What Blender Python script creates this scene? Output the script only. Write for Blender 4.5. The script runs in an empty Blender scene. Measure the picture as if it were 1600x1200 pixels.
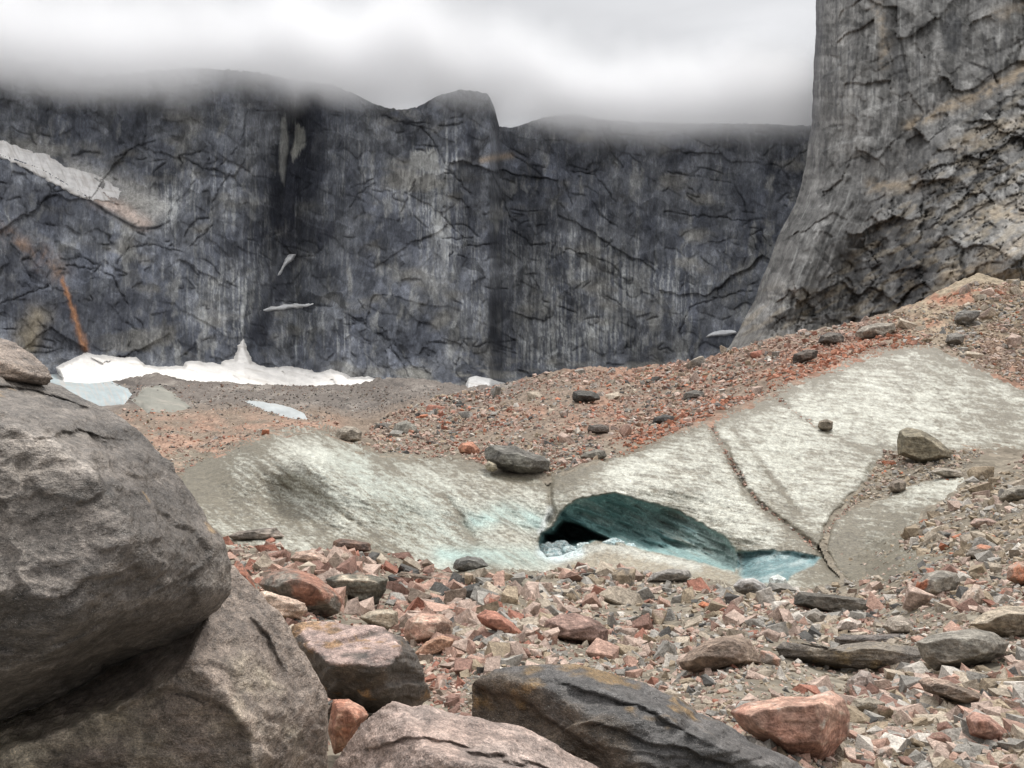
import bpy, bmesh, math, random
import numpy as np
from mathutils import Vector

# ------------------------------------------------------------------ camera, sky, sun, exposure
SC = bpy.context.scene
C = SC.collection
F = 1190.0                      # focal length in photo pixels (1600 wide)
PITCH = math.atan(50 / F)       # looking slightly up
CAM = np.array([0.0, 0.0, 1.65])
cam_d = bpy.data.cameras.new("camera"); cam = bpy.data.objects.new("camera", cam_d); C.objects.link(cam)
cam_d.sensor_width = 36; cam_d.lens = F / 1600 * 36; cam_d.clip_start = 0.1; cam_d.clip_end = 6000
cam.location = CAM; cam.rotation_euler = (math.pi / 2 + PITCH, 0, 0)
SC.camera = cam
SUN_EL, SUN_AZ = math.radians(62), math.radians(35)     # azimuth clockwise from the view direction (+Y)
w = bpy.data.worlds.new("World"); SC.world = w; w.use_nodes = True
nt = w.node_tree; N = nt.nodes; L = nt.links
for n in list(N): N.remove(n)
wo = N.new('ShaderNodeOutputWorld'); bg = N.new('ShaderNodeBackground'); L.new(bg.outputs[0], wo.inputs[0])
sky = N.new('ShaderNodeTexSky'); sky.sky_type = 'NISHITA'; sky.sun_disc = False
sky.sun_elevation = SUN_EL; sky.sun_rotation = SUN_AZ
tc = N.new('ShaderNodeTexCoord'); sep = N.new('ShaderNodeSeparateXYZ'); L.new(tc.outputs['Generated'], sep.inputs[0])
grad = N.new('ShaderNodeValToRGB'); L.new(sep.outputs['Z'], grad.inputs[0])
cr = grad.color_ramp
cr.elements[0].position = 0.0; cr.elements[0].color = (0.27, 0.275, 0.285, 1)
cr.elements[1].position = 1.0; cr.elements[1].color = (0.80, 0.80, 0.80, 1)
for p, c in ((0.2, 0.275), (0.36, 0.28), (0.5, 0.30), (0.66, 0.68)):
    e = cr.elements.new(p); e.color = (c, c, c * 1.01, 1)
mp = N.new('ShaderNodeMapping'); mp.inputs['Scale'].default_value = (2.2, 2.2, 5.5); L.new(tc.outputs['Generated'], mp.inputs[0])
nz = N.new('ShaderNodeTexNoise'); nz.inputs['Scale'].default_value = 1.3; nz.inputs['Detail'].default_value = 5
nz.inputs['Roughness'].default_value = 0.5; nz.inputs['Distortion'].default_value = 0.5; L.new(mp.outputs[0], nz.inputs['Vector'])
mr = N.new('ShaderNodeMapRange'); L.new(nz.outputs[0], mr.inputs[0])
mr.inputs[1].default_value = 0.3; mr.inputs[2].default_value = 0.7; mr.inputs[3].default_value = 1.28; mr.inputs[4].default_value = 1.72
mul = N.new('ShaderNodeMix'); mul.data_type = 'RGBA'; mul.blend_type = 'MULTIPLY'; mul.inputs[0].default_value = 1
L.new(grad.outputs[0], mul.inputs[6]); L.new(mr.outputs[0], mul.inputs[7])
sm = N.new('ShaderNodeMix'); sm.data_type = 'RGBA'; sm.blend_type = 'MULTIPLY'; sm.inputs[0].default_value = 1
L.new(sky.outputs[0], sm.inputs[6]); sm.inputs[7].default_value = (0.1, 0.1, 0.1, 1)
mx = N.new('ShaderNodeMix'); mx.data_type = 'RGBA'; mx.inputs[0].default_value = 0.95
L.new(sm.outputs[2], mx.inputs[6]); L.new(mul.outputs[2], mx.inputs[7])
L.new(mx.outputs[2], bg.inputs[0]); bg.inputs[1].default_value = 1.0
sd = bpy.data.lights.new("sun", 'SUN'); sd.energy = 1.5; sd.angle = math.radians(10); sd.color = (1, 0.97, 0.92)
so = bpy.data.objects.new("sun", sd); C.objects.link(so)
sv = Vector((math.sin(SUN_AZ) * math.cos(SUN_EL), math.cos(SUN_AZ) * math.cos(SUN_EL), math.sin(SUN_EL)))
so.rotation_euler = sv.to_track_quat('Z', 'Y').to_euler()
SC.view_settings.view_transform = 'Standard'; SC.view_settings.look = 'None'
SC.view_settings.exposure = 0.8; SC.view_settings.gamma = 1; SC.view_settings.use_curve_mapping = False
SC.cycles.volume_bounces = 10; SC.cycles.volume_max_steps = 64; SC.cycles.max_bounces = 12; SC.cycles.diffuse_bounces = 4
SC.cycles.volume_step_rate = 1.0
SC.cycles.use_denoising = True

# ------------------------------------------------------------------ maths helpers
cp, sp = math.cos(PITCH), math.sin(PITCH)
def W(u, v, d):
    """the world point seen at photo pixel (u, v) at depth d"""
    u = np.asarray(u, float); v = np.asarray(v, float); d = np.asarray(d, float)
    x = (u - 800) / F * d; y = d; z = -(v - 600) / F * d
    return np.stack([x + CAM[0], y * cp - z * sp + CAM[1], y * sp + z * cp + CAM[2]], -1)
def rotc(p):                     # camera space vector -> world vector
    x, y, z = p[..., 0], p[..., 1], p[..., 2]
    return np.stack([x, y * cp - z * sp, y * sp + z * cp], -1)
_rs = np.random.RandomState(7)
_perm = np.concatenate([_rs.permutation(256)] * 3).astype(np.int32)
_g = _rs.normal(size=(256, 3)); _g /= np.linalg.norm(_g, axis=1)[:, None]; _g = _g.astype(np.float32)
def pn(p):
    p = np.asarray(p, np.float32)
    sh = p.shape[:-1]; p = p.reshape(-1, 3)
    i = np.floor(p).astype(np.int32); f = p - i; i &= 255
    t = f * f * f * (f * (f * 6 - 15) + 10)
    out = 0
    for a in (0, 1):
        wa = t[:, 0] if a else 1 - t[:, 0]
        ia = _perm[i[:, 0] + a]
        for b in (0, 1):
            wb = t[:, 1] if b else 1 - t[:, 1]
            ib = _perm[ia + i[:, 1] + b]
            for c in (0, 1):
                wc = t[:, 2] if c else 1 - t[:, 2]
                g = _g[_perm[ib + i[:, 2] + c] & 255]
                out = out + wa * wb * wc * (g[:, 0] * (f[:, 0] - a) + g[:, 1] * (f[:, 1] - b) + g[:, 2] * (f[:, 2] - c))
    return (out * 1.5).reshape(sh)
def fbm(p, o=4, seed=0, gain=0.5, lac=2.03):
    p = np.asarray(p, np.float32) + np.float32(seed * 17.31 + 0.5)
    s = 0; a = 1.0; t = 0
    for k in range(o):
        s = s + a * pn(p); t += a; a *= gain; p = p * lac + 3.7
    return s / t
def ridge(p, o=4, seed=0, gain=0.5):
    p = np.asarray(p, np.float32) + np.float32(seed * 11.7 + 0.3)
    s = 0; a = 1.0; t = 0
    for k in range(o):
        s = s + a * (1 - 2 * np.abs(pn(p))); t += a; a *= gain; p = p * 2.1 + 5.1
    return s / t
def uv3(u, v, su, sv_, ang=0):
    a = math.radians(ang); x = u * math.cos(a) + v * math.sin(a); y = -u * math.sin(a) + v * math.cos(a)
    return np.stack([x / su, y / sv_, np.zeros_like(x)], -1)
def ss(x, a, b):
    t = np.clip((x - a) / (b - a), 0, 1); return t * t * (3 - 2 * t)
def dline(u, v, pts):
    """distance in pixels to a polyline"""
    pts = np.asarray(pts, float); best = np.full(u.shape, 1e9)
    for a, b in zip(pts[:-1], pts[1:]):
        ab = b - a; t = np.clip(((u - a[0]) * ab[0] + (v - a[1]) * ab[1]) / (ab @ ab + 1e-9), 0, 1)
        best = np.minimum(best, np.hypot(u - a[0] - t * ab[0], v - a[1] - t * ab[1]))
    return best
def sdist(u, v, poly):
    """signed distance to a polygon, positive inside"""
    P = np.asarray(poly, float); ins = np.zeros(u.shape, bool)
    for a, b in zip(P, np.roll(P, -1, 0)):
        if a[1] == b[1]: continue
        c = ((a[1] > v) != (b[1] > v)) & (u < (b[0] - a[0]) * (v - a[1]) / (b[1] - a[1]) + a[0])
        ins ^= c
    d = dline(u, v, np.vstack([P, P[:1]]))
    return np.where(ins, d, -d)
def facets2(u, v, su, sv_, ang, seed, sl=.8):
    """broken rock faces: per cell a tilted plane; returns relief (-1..1), cell tone, distance to the joint"""
    q = uv3(u, v, su, sv_, ang)[..., :2]; i = np.floor(q).astype(int); best = np.full(u.shape, 9.); sec = best.copy(); val = np.zeros(u.shape); tone = np.zeros(u.shape)
    for a in (-1, 0, 1):
        for b in (-1, 0, 1):
            cx, cy = i[..., 0] + a, i[..., 1] + b
            h = _perm[(_perm[(cx + seed * 7) & 255] + cy) & 255]; h2 = _perm[h + 13]; h3 = _perm[h2 + 57]
            dx = q[..., 0] - cx - .5 - (h / 255. - .5) * .85; dy = q[..., 1] - cy - .5 - (h2 / 255. - .5) * .85
            dd_ = np.hypot(dx, dy); pl = (h3 / 127.5 - 1) * .6 + sl * (dx * _g[h3, 0] + dy * _g[h3, 1]); m = dd_ < best
            sec = np.where(m, best, np.minimum(sec, dd_)); best = np.where(m, dd_, best); val = np.where(m, pl, val); tone = np.where(m, _g[h2, 2], tone)
    return val, tone, sec - best
def lerp(a, b, t): return a + (b - a) * t
def mixc(c, c2, m): return c + (np.asarray(c2) - c) * m[..., None]

def mkmesh(name, V, Fc, mat, col=None, smooth=True, parent=None, ts=None, loc=None):
    V = np.asarray(V, np.float32).reshape(-1, 3); Fc = np.asarray(Fc, np.int32)
    if loc is not None: V = V - np.asarray(loc, np.float32)
    me = bpy.data.meshes.new(name); k = Fc.shape[1]
    me.vertices.add(len(V)); me.vertices.foreach_set('co', V.ravel())
    me.loops.add(Fc.size); me.loops.foreach_set('vertex_index', Fc.ravel())
    me.polygons.add(len(Fc)); me.polygons.foreach_set('loop_start', np.arange(0, Fc.size, k, dtype=np.int32))
    me.polygons.foreach_set('use_smooth', np.full(len(Fc), smooth))
    me.update(calc_edges=True)
    if col is not None:
        a = me.attributes.new('col', 'FLOAT_COLOR', 'POINT')
        cc = np.ones((len(V), 4), np.float32); cc[:, :3] = np.clip(np.asarray(col).reshape(-1, 3), 0.004, 0.9); a.data.foreach_set('color', cc.ravel())
    if ts is not None:
        a = me.attributes.new('ts', 'FLOAT', 'POINT'); t = np.empty(len(V), np.float32); t[:] = ts; a.data.foreach_set('value', t)
    me.materials.append(mat)
    o = bpy.data.objects.new(name, me); C.objects.link(o)
    if loc is not None: o.location = loc
    if parent: o.parent = parent
    return o
def grid_faces(nr, nc, keep=None):
    i = np.arange(nr * nc).reshape(nr, nc)
    q = np.stack([i[:-1, :-1], i[1:, :-1], i[1:, 1:], i[:-1, 1:]], -1).reshape(-1, 4)
    if keep is not None: q = q[keep[:-1, :-1].ravel() | keep[1:, :-1].ravel() | keep[1:, 1:].ravel() | keep[:-1, 1:].ravel()]
    return q
def compact(V, q, cols):
    used = np.unique(q); m = np.full(V.reshape(-1, 3).shape[0], -1); m[used] = np.arange(len(used))
    return V.reshape(-1, 3)[used], m[q], cols.reshape(-1, 3)[used]
def tag(o, label=None, cat=None, group=None, kind=None):
    if label: o['label'] = label
    if cat: o['category'] = cat
    if group: o['group'] = group
    if kind: o['kind'] = kind
    return o

# ------------------------------------------------------------------ materials
def material(name, rough=0.85, spec=0.3, scales=((3, .5),), bump=0.3, bdist=0.02, speck=None, use_ts=False, stretch=(1, 1, 1), lo=0.6, hi=1.35, sss=0, pebble=None):
    m = bpy.data.materials.new(name); m.use_nodes = True; nt = m.node_tree; N = nt.nodes; L = nt.links
    b = N['Principled BSDF']; b.inputs['Roughness'].default_value = rough; b.inputs['Specular IOR Level'].default_value = spec
    at = N.new('ShaderNodeAttribute'); at.attribute_name = 'col'
    tc = N.new('ShaderNodeTexCoord'); mp = N.new('ShaderNodeMapping'); mp.inputs['Scale'].default_value = stretch
    if use_ts:
        ta = N.new('ShaderNodeAttribute'); ta.attribute_name = 'ts'
        vm = N.new('ShaderNodeVectorMath'); vm.operation = 'SCALE'; L.new(tc.outputs['Object'], vm.inputs[0]); L.new(ta.outputs['Fac'], vm.inputs['Scale'])
        L.new(vm.outputs[0], mp.inputs[0])
    else: L.new(tc.outputs['Object'], mp.inputs[0])
    col = at.outputs['Color']; hgt = None
    for k, (s, amt) in enumerate(scales):
        n = N.new('ShaderNodeTexNoise'); n.inputs['Scale'].default_value = s; n.inputs['Detail'].default_value = 6; n.inputs['Roughness'].default_value = 0.65
        L.new(mp.outputs[0], n.inputs['Vector'])
        r = N.new('ShaderNodeMapRange'); L.new(n.outputs[0], r.inputs[0]); r.inputs[1].default_value = 0.3; r.inputs[2].default_value = 0.7
        r.inputs[3].default_value = lerp(1, lo, amt); r.inputs[4].default_value = lerp(1, hi, amt)
        x = N.new('ShaderNodeMix'); x.data_type = 'RGBA'; x.blend_type = 'MULTIPLY'; x.inputs[0].default_value = 1
        L.new(col, x.inputs[6]); L.new(r.outputs[0], x.inputs[7]); col = x.outputs[2]
        if hgt is None: hgt = n.outputs[0]
        else:
            ad = N.new('ShaderNodeMath'); ad.operation = 'MULTIPLY_ADD'; L.new(n.outputs[0], ad.inputs[0]); ad.inputs[1].default_value = scales[0][0] / s * 1.6; L.new(hgt, ad.inputs[2]); hgt = ad.outputs[0]
    if pebble:
        for s, amt in pebble:
            vo = N.new('ShaderNodeTexVoronoi'); vo.inputs['Scale'].default_value = s; L.new(mp.outputs[0], vo.inputs['Vector'])
            r = N.new('ShaderNodeMapRange'); L.new(vo.outputs['Color'], r.inputs[0]); r.inputs[3].default_value = 1 - amt; r.inputs[4].default_value = 1 + amt
            x = N.new('ShaderNodeMix'); x.data_type = 'RGBA'; x.blend_type = 'MULTIPLY'; x.inputs[0].default_value = 1
            L.new(col, x.inputs[6]); L.new(r.outputs[0], x.inputs[7]); col = x.outputs[2]
            ad = N.new('ShaderNodeMath'); ad.operation = 'MULTIPLY_ADD'; L.new(vo.outputs['Distance'], ad.inputs[0]); ad.inputs[1].default_value = -scales[0][0] / s * 1.5; L.new(hgt, ad.inputs[2]); hgt = ad.outputs[0]
    if speck:
        s, th, c = speck
        n = N.new('ShaderNodeTexNoise'); n.inputs['Scale'].default_value = s; n.inputs['Detail'].default_value = 3; L.new(mp.outputs[0], n.inputs['Vector'])
        r = N.new('ShaderNodeMapRange'); L.new(n.outputs[0], r.inputs[0]); r.inputs[1].default_value = th; r.inputs[2].default_value = th + 0.06
        x = N.new('ShaderNodeMix'); x.data_type = 'RGBA'; L.new(r.outputs[0], x.inputs[0]); L.new(col, x.inputs[6]); x.inputs[7].default_value = (*c, 1); col = x.outputs[2]
    L.new(col, b.inputs['Base Color'])
    bp = N.new('ShaderNodeBump'); bp.inputs['Strength'].default_value = bump; bp.inputs['Distance'].default_value = bdist; L.new(hgt, bp.inputs['Height']); L.new(bp.outputs[0], b.inputs['Normal'])
    if use_ts:
        dv = N.new('ShaderNodeMath'); dv.operation = 'DIVIDE'; dv.inputs[0].default_value = bdist; L.new(ta.outputs['Fac'], dv.inputs[1]); L.new(dv.outputs[0], bp.inputs['Distance'])
    if sss:
        b.inputs['Subsurface Weight'].default_value = sss; b.inputs['Subsurface Radius'].default_value = (0.4, 0.8, 1.0); b.inputs['Subsurface Scale'].default_value = 0.3
    return m
M_rock = material('rock', 0.8, 0.3, ((2.2, .8), (9, .8), (34, .6)), 0.9, 0.16, use_ts=True, lo=.52, hi=1.4)
M_lam = material('foliated_rock', 0.55, 0.5, ((1.6, .6), (9, .9), (40, 1), (130, 1)), 1.0, 0.19, use_ts=True, stretch=(1, 1, 1.35), lo=.42, hi=1.75, speck=(120, .635, (.5, .46, .42)))
M_ground = material('gravel', 0.95, 0.1, ((0.35, .5), (3, .5), (14, .5)), 0.8, 0.12, pebble=((2.6, .22), (7, .3)))
M_moraine = material('moraine_rubble', 0.95, 0.1, ((0.1, .4), (0.9, .5), (4, .5)), 0.8, 0.5, pebble=((0.8, .25), (2.2, .3)))
M_ice = material('dirty_ice', 0.5, 0.35, ((1.1, .4), (4.5, .8), (14, 1)), 0.9, 0.25, lo=.5, hi=1.4)
M_snow = material('old_snow', 0.7, 0.2, ((0.06, .3), (0.4, .3)), 0.6, 1.2, lo=.75, hi=1.08)
M_cliff = material('cliff_rock', 0.8, 0.25, ((0.07, .4), (0.35, .7), (1.0, .6)), 0.8, 1.6, stretch=(1.2, 1, .42), lo=.55, hi=1.5)
M_tower = material('tower_rock', 0.85, 0.2, ((0.12, .5), (0.7, .6)), 0.7, .8, stretch=(1, 1, .75), lo=.55, hi=1.45)

# ------------------------------------------------------------------ terrain depth model (photo pixel -> metres)
TOP = np.array([(-500, 600, 400), (0, 596, 430), (90, 592, 440), (150, 598, 430), (215, 590, 380), (245, 583, 350), (290, 594, 380), (400, 602, 420), (500, 603, 420), (560, 601, 390), (590, 592, 320), (640, 588, 300),
                (690, 597, 300), (730, 606, 300), (790, 601, 250), (840, 588, 210), (900, 577, 195), (960, 573, 190), (1000, 574, 185), (1080, 565, 175), (1150, 545, 165), (1230, 521, 158),
                (1300, 512, 152), (1360, 500, 150), (1400, 486, 150), (1450, 462, 150), (1500, 436, 152), (1530, 426, 153), (1570, 438, 150), (1600, 441, 150), (2100, 410, 150)], float)
def vtop(u): return np.interp(u, TOP[:, 0], TOP[:, 1])
CT = [(-500, 1600, 1.9), (800, 1600, 2.0), (2100, 1600, 2.0), (-500, 1350, 3.0), (400, 1350, 3.0), (800, 1350, 3.2), (1300, 1350, 3.2), (2100, 1350, 3.0),
      (-400, 1200, 4.4), (300, 1200, 4.4), (800, 1200, 4.8), (1300, 1200, 4.9), (1700, 1200, 4.6), (500, 1100, 7), (900, 1100, 7.3), (1300, 1100, 7.2), (1650, 1100, 6.5),
      (300, 1000, 11), (-400, 1000, 9), (800, 1000, 12.5), (1200, 1000, 12.5), (1600, 1000, 10), (400, 930, 18), (800, 945, 20), (1150, 950, 22), (1450, 940, 17), (1700, 900, 15),
      (350, 850, 35), (520, 862, 35), (700, 888, 37), (850, 898, 38), (1000, 905, 37), (1150, 918, 36), (1300, 918, 33), (1480, 868, 27), (1600, 850, 24), (1900, 800, 22), (-400, 850, 20), (100, 850, 26),
      (285, 748, 50), (400, 690, 60), (500, 676, 64), (600, 712, 58), (740, 728, 54), (860, 748, 51), (1000, 706, 56), (1100, 665, 64), (1200, 620, 77), (1300, 580, 90), (1440, 545, 101),
      (1600, 608, 86), (1600, 700, 62), (1900, 700, 55), (1400, 705, 60), (1350, 780, 48), (1290, 855, 40), (1420, 810, 42), (1350, 890, 36), (1600, 780, 37), (1500, 760, 46),
      (450, 770, 45), (650, 800, 44), (900, 800, 44), (1100, 780, 48), (1150, 850, 42), (1250, 700, 60), (100, 720, 60), (250, 690, 75), (250, 650, 120), (400, 645, 125), (200, 625, 210), (420, 620, 260), (560, 640, 200), (600, 620, 230),
      (640, 650, 130), (760, 690, 72), (760, 650, 100), (850, 640, 98), (1000, 640, 92), (1000, 600, 130), (1200, 560, 112), (1300, 535, 122), (1500, 520, 115), (1620, 510, 118), (1900, 500, 118), (-300, 640, 150), (-300, 720, 60)] \
     + [(a, b, c) for a, b, c in TOP]
CT = np.array(CT)
def tps_fit(X, y, lam=0.02):
    n = len(X); r2 = ((X[:, None] - X[None]) ** 2).sum(-1); K = 0.5 * r2 * np.log(r2 + 1e-9)
    P = np.hstack([np.ones((n, 1)), X]); A = np.zeros((n + 3, n + 3)); A[:n, :n] = K + lam * np.eye(n); A[:n, n:] = P; A[n:, :n] = P.T
    return np.linalg.solve(A, np.concatenate([y, np.zeros(3)]))
_X = CT[:, :2] / 100; _w = tps_fit(_X, np.log(CT[:, 2]))
gu = np.arange(-520, 2121, 12.0); gv = np.arange(380, 1621, 6.0)
GU, GV = np.meshgrid(gu, gv); q = np.stack([GU, GV], -1).reshape(-1, 2) / 100
r2 = ((q[:, None] - _X[None]) ** 2).sum(-1)
LD = (0.5 * r2 * np.log(r2 + 1e-9)) @ _w[:-3] + _w[-3] + q @ _w[-2:]
LD = LD.reshape(GU.shape)
def D(u, v):
    x = np.clip((np.asarray(u, float) - gu[0]) / 12, 0, len(gu) - 1.001); y = np.clip((np.asarray(v, float) - gv[0]) / 6, 0, len(gv) - 1.001)
    i = x.astype(int); j = y.astype(int); a = x - i; b = y - j
    return np.exp((LD[j, i] * (1 - a) + LD[j, i + 1] * a) * (1 - b) + (LD[j + 1, i] * (1 - a) + LD[j + 1, i + 1] * a) * b)

ICE1 = [(285, 742), (300, 728), (350, 706), (400, 686), (440, 678), (500, 672), (530, 680), (560, 700), (600, 712), (660, 716), (720, 719), (760, 735), (800, 745), (860, 746), (920, 731), (980, 712), (1040, 686), (1080, 668),
        (1130, 652), (1180, 633), (1215, 612), (1260, 592), (1320, 570), (1370, 552), (1430, 541), (1465, 545), (1500, 562), (1550, 586), (1610, 614), (1900, 720), (1900, 730), (1700, 706), (1600, 699), (1530, 701), (1480, 704),
        (1420, 696), (1385, 703), (1362, 730), (1345, 765), (1318, 788), (1295, 815), (1290, 850), (1302, 880), (1328, 902), (1310, 916), (1250, 920), (1200, 925), (1150, 918), (1100, 908), (1000, 902), (930, 885), (870, 895), (800, 888), (700, 892), (640, 872), (580, 856), (520, 872),
        (470, 862), (420, 850), (350, 852), (310, 820), (270, 780)]
ICE2 = [(1287, 845), (1300, 812), (1335, 795), (1375, 783), (1400, 768), (1450, 752), (1495, 744), (1512, 750), (1480, 772), (1440, 800), (1405, 838), (1420, 856), (1475, 868), (1440, 890), (1380, 910), (1330, 912), (1300, 890)]
CAVE = [(843, 862), (840, 846), (846, 832), (862, 822), (872, 805), (880, 795), (898, 781), (925, 774), (960, 769), (985, 776), (1010, 783), (1050, 794), (1080, 808), (1110, 824), (1138, 841), (1150, 858), (1156, 882), (1148, 896),
        (1110, 884), (1060, 872), (1010, 862), (975, 850), (940, 845), (915, 850), (900, 862), (875, 870), (855, 872)]
HOLE = [(843, 850), (848, 832), (866, 822), (882, 808), (905, 812), (925, 826), (950, 836), (985, 846), (960, 852), (930, 850), (890, 856), (860, 856)]
POOL = [(1150, 862), (1200, 858), (1240, 860), (1288, 870), (1272, 884), (1240, 900), (1225, 915), (1170, 912), (1150, 898)]
def ice_s(u, v):
    wob = fbm(uv3(u, v, 22, 16), 4, 3) * 9
    return np.maximum(sdist(u, v, ICE1), sdist(u, v, ICE2)) + wob
VP = [[(60, 588), (130, 587), (170, 593), (200, 606), (209, 617), (195, 632), (160, 636), (100, 640), (50, 640)], [(380, 626), (410, 628), (445, 634), (475, 646), (482, 656), (450, 652), (415, 642)],
      [(205, 625), (225, 605), (250, 600), (268, 612), (300, 636), (275, 645), (230, 645)]]
def ground_pt(u, v, s=None):
    d = D(u, v); P = W(u, v, d)
    m = ss(s, -4, 12) if s is not None else 0
    if np.min(u) < 500 and np.min(v) < 660:
        for vp in VP: m = np.maximum(m, ss(sdist(u, v, vp), -14, 0))
    amp = np.clip(d * 0.006, 0.03, 1.2) * (1 - m)
    P[..., 2] += fbm(P / 3.0, 5, 1, 0.6) * amp * 1.6 + fbm(P / 22.0, 4, 2) * np.clip(d * 0.012 - .3, 0, 2.2) * (1 - m)
    return P

# terrain sheet
us = np.arange(-500, 2101, 2.4); nt_ = 420
tt = np.linspace(0, 1, nt_) ** 1.35
U = np.repeat(us[None], nt_, 0); VT = vtop(us); V_ = VT[None] + (1560 - VT[None]) * tt[:, None]
S = ice_s(U, V_)
P = ground_pt(U, V_, S)
cave_s = sdist(U, V_, CAVE)
# a rear slope behind the skyline
back = []
for k, (kd, dz) in enumerate(((1.9, -30), (1.4, -14), (1.12, -3.5), (1.03, -0.6))):
    b = CAM + (P[0] - CAM) * np.array([kd, kd, 1]); b[:, 2] = P[0][:, 2] + dz; back.append(b)
Pall = np.concatenate([np.array(back), P], 0)
nb = len(back)
base = np.zeros(U.shape + (3,)) + np.array([.19, .165, .13])
redm = ss(fbm(uv3(U, V_, 90, 30), 4, 11), -.12, .3)
mor = ss(720 - V_ + 0 * U, 0, 60)
base = mixc(base, (.21, .16, .125), mor * .8)
base = mixc(base, (.32, .16, .105), mor * redm * .5 * ss(U, 700, 850))
base = mixc(base, (.33, .21, .155), ss(fbm(uv3(U, V_, 70, 14), 4, 15), -.15, .15) * ss(V_, 640, 665) * ss(560 - U, 0, 60) * ss(760 - V_, 0, 30) * .8)
dd = D(U, V_)
val = ss(dd, 125, 215) * ss(860 - U, 0, 80)
base = mixc(base, (.155, .135, .12), val)
base = mixc(base, (.30, .27, .24), val * ss(fbm(uv3(U, V_, 60, 12, -8), 4, 5), .05, .4) * .6)
base = mixc(base, (.085, .075, .07), val * ss(fbm(uv3(U, V_, 80, 9, 12), 4, 6), .1, .35) * .7)
rs_ = ss(U, 1380, 1450) * ss(560 - V_, 0, 60)
base = mixc(base, (.30, .25, .18), rs_ * .9)
for (a, b, r1, r2_) in ((1490, 465, 60, 16), (1330, 470, 40, 14), (1440, 505, 30, 10), (1300, 560, 60, 16)):
    base = mixc(base, (.33, .145, .095), np.exp(-((U - a) / r1) ** 2 - ((V_ - b) / r2_) ** 2) * ss(fbm(uv3(U, V_, 22, 10), 3, 8), -.25, .2) * .9)
base = mixc(base, (.20, .18, .145), ss(fbm(uv3(U, V_, 110, 45), 4, 21), .0, .35) * ss(V_, 860, 900) * .7)
colall = np.concatenate([np.repeat(base[:1], nb, 0), base], 0)
keepg = np.concatenate([np.ones((nb, U.shape[1]), bool), (S < 7)], 0)
near = np.concatenate([np.zeros((nb, U.shape[1]), bool), np.repeat((VT[None] * 0 + 1) > 0, nt_, 0) & (V_ > 735 + 0 * U)], 0)
fg = grid_faces(*Pall.shape[:2]); kk = keepg.ravel()[fg].any(1); nn = near.ravel()[fg].all(1)
for nm, sel, mt in (('rubble_ground', kk & nn, M_ground), ('moraine', kk & ~nn, M_moraine)):
    a, b, c = compact(Pall, fg[sel], colall)
    tag(mkmesh(nm, a, b, mt, c), kind='structure')
# distant plain under everything
pl = np.array([(-2500, -400, -60), (2500, -400, -60), (2500, 3500, -60), (-2500, 3500, -60)], float)
tag(mkmesh('valley_floor', pl, [[0, 1, 2, 3]], M_moraine, np.full((4, 3), .15)), kind='structure')

# ------------------------------------------------------------------ glacier
iu = np.arange(240, 1905, 1.6); iv = np.arange(530, 932, 1.5)
U, V_ = np.meshgrid(iu, iv); S = ice_s(U, V_)
P = ground_pt(U, V_, np.full(U.shape, 20.0)); G0 = ground_pt(U, V_, S)
sc = sdist(U, V_, CAVE) + fbm(uv3(U, V_, 16, 10), 3, 31) * 4
sh = sdist(U, V_, HOLE); spl = sdist(U, V_, POOL) + fbm(uv3(U, V_, 14, 10), 3, 33) * 3
off = -0.55 * (1 - np.exp(-np.clip(S, 0, None) / 9.0)) + np.where(S < 0, -S * 0.05, 0)     # proud of the ground inside, below it outside
cracks = [([(1108, 664), (1130, 695), (1150, 735), (1165, 765), (1200, 800), (1245, 832), (1283, 862)], .9), ([(856, 748), (858, 775), (862, 800), (858, 815)], 1.0), ([(1205, 616), (1250, 650), (1300, 680), (1370, 712)], .45),
          ([(1146, 672), (1175, 705), (1205, 745), (1230, 775), (1245, 800)], .5), ([(1352, 760), (1318, 795), (1292, 825), (1284, 860), (1300, 890), (1320, 910)], 1.3), ([(400, 700), (470, 760), (560, 820), (640, 870)], .25),
          ([(690, 770), (720, 810), (745, 850)], .35), ([(1000, 712), (1060, 735), (1110, 740)], .15), ([(980, 745), (1060, 740), (1150, 760)], .12)]
cd = np.full(U.shape, 0.0); dirtline = np.zeros(U.shape)
wu = fbm(uv3(U, V_, 25, 25), 3, 41) * 9
for pts, a in cracks:
    x = dline(U + wu, V_ + wu * .4, pts); cd += a * np.exp(-(x / 5.5) ** 2); dirtline = np.maximum(dirtline, min(1, a * 1.5) * np.exp(-(x / (3.5 + 3 * a)) ** 2))
off += cd * .8
flow = uv3(U, V_, 120, 26, 33)
off += -0.38 * fbm(flow, 4, 51) * ss(S, 0, 40) * ss(860 - U, -60, 60) - .7 * fbm(uv3(U, V_, 130, 34, 8), 4, 52) * ss(S, 0, 40) * ss(U, 800, 920)
off += fbm(P / 0.9, 4, 53) * .2 - ridge(uv3(U, V_, 60, 5, 14), 4, 54) * .10
# the cave: an undercut of a few metres and a deep dark hole at its left end
rec = ss(sc, -.5, 3.5)
low = np.clip((V_ - np.interp(U, [840, 880, 925, 960, 1010, 1080, 1150], [840, 795, 774, 769, 783, 808, 855])) / 70, 0, 1)
left = ss(1130 - U, 0, 200)
sca = fbm(uv3(U, V_, 70, 13, 24), 4, 61); scb = ridge(uv3(U, V_, 95, 20, 26), 3, 62)
off += rec * (.8 + 1.5 * left + 2.6 * low * left * ss(sc, 0, 22) + (sca * 1.6 + scb * 1.1) * ss(sc, 2, 14)) + 6 * ss(sh + sca * 10, 2, 14)
off += ss(spl, -1, 7) * (.9 + fbm(uv3(U, V_, 34, 14, -12), 4, 63) * .9)
nrm = (P - CAM) / np.linalg.norm(P - CAM, axis=-1, keepdims=True)
G = G0 * (1 - ss(S, -3, 10))[..., None] + P * ss(S, -3, 10)[..., None]
G = G + nrm * off[..., None]
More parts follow.
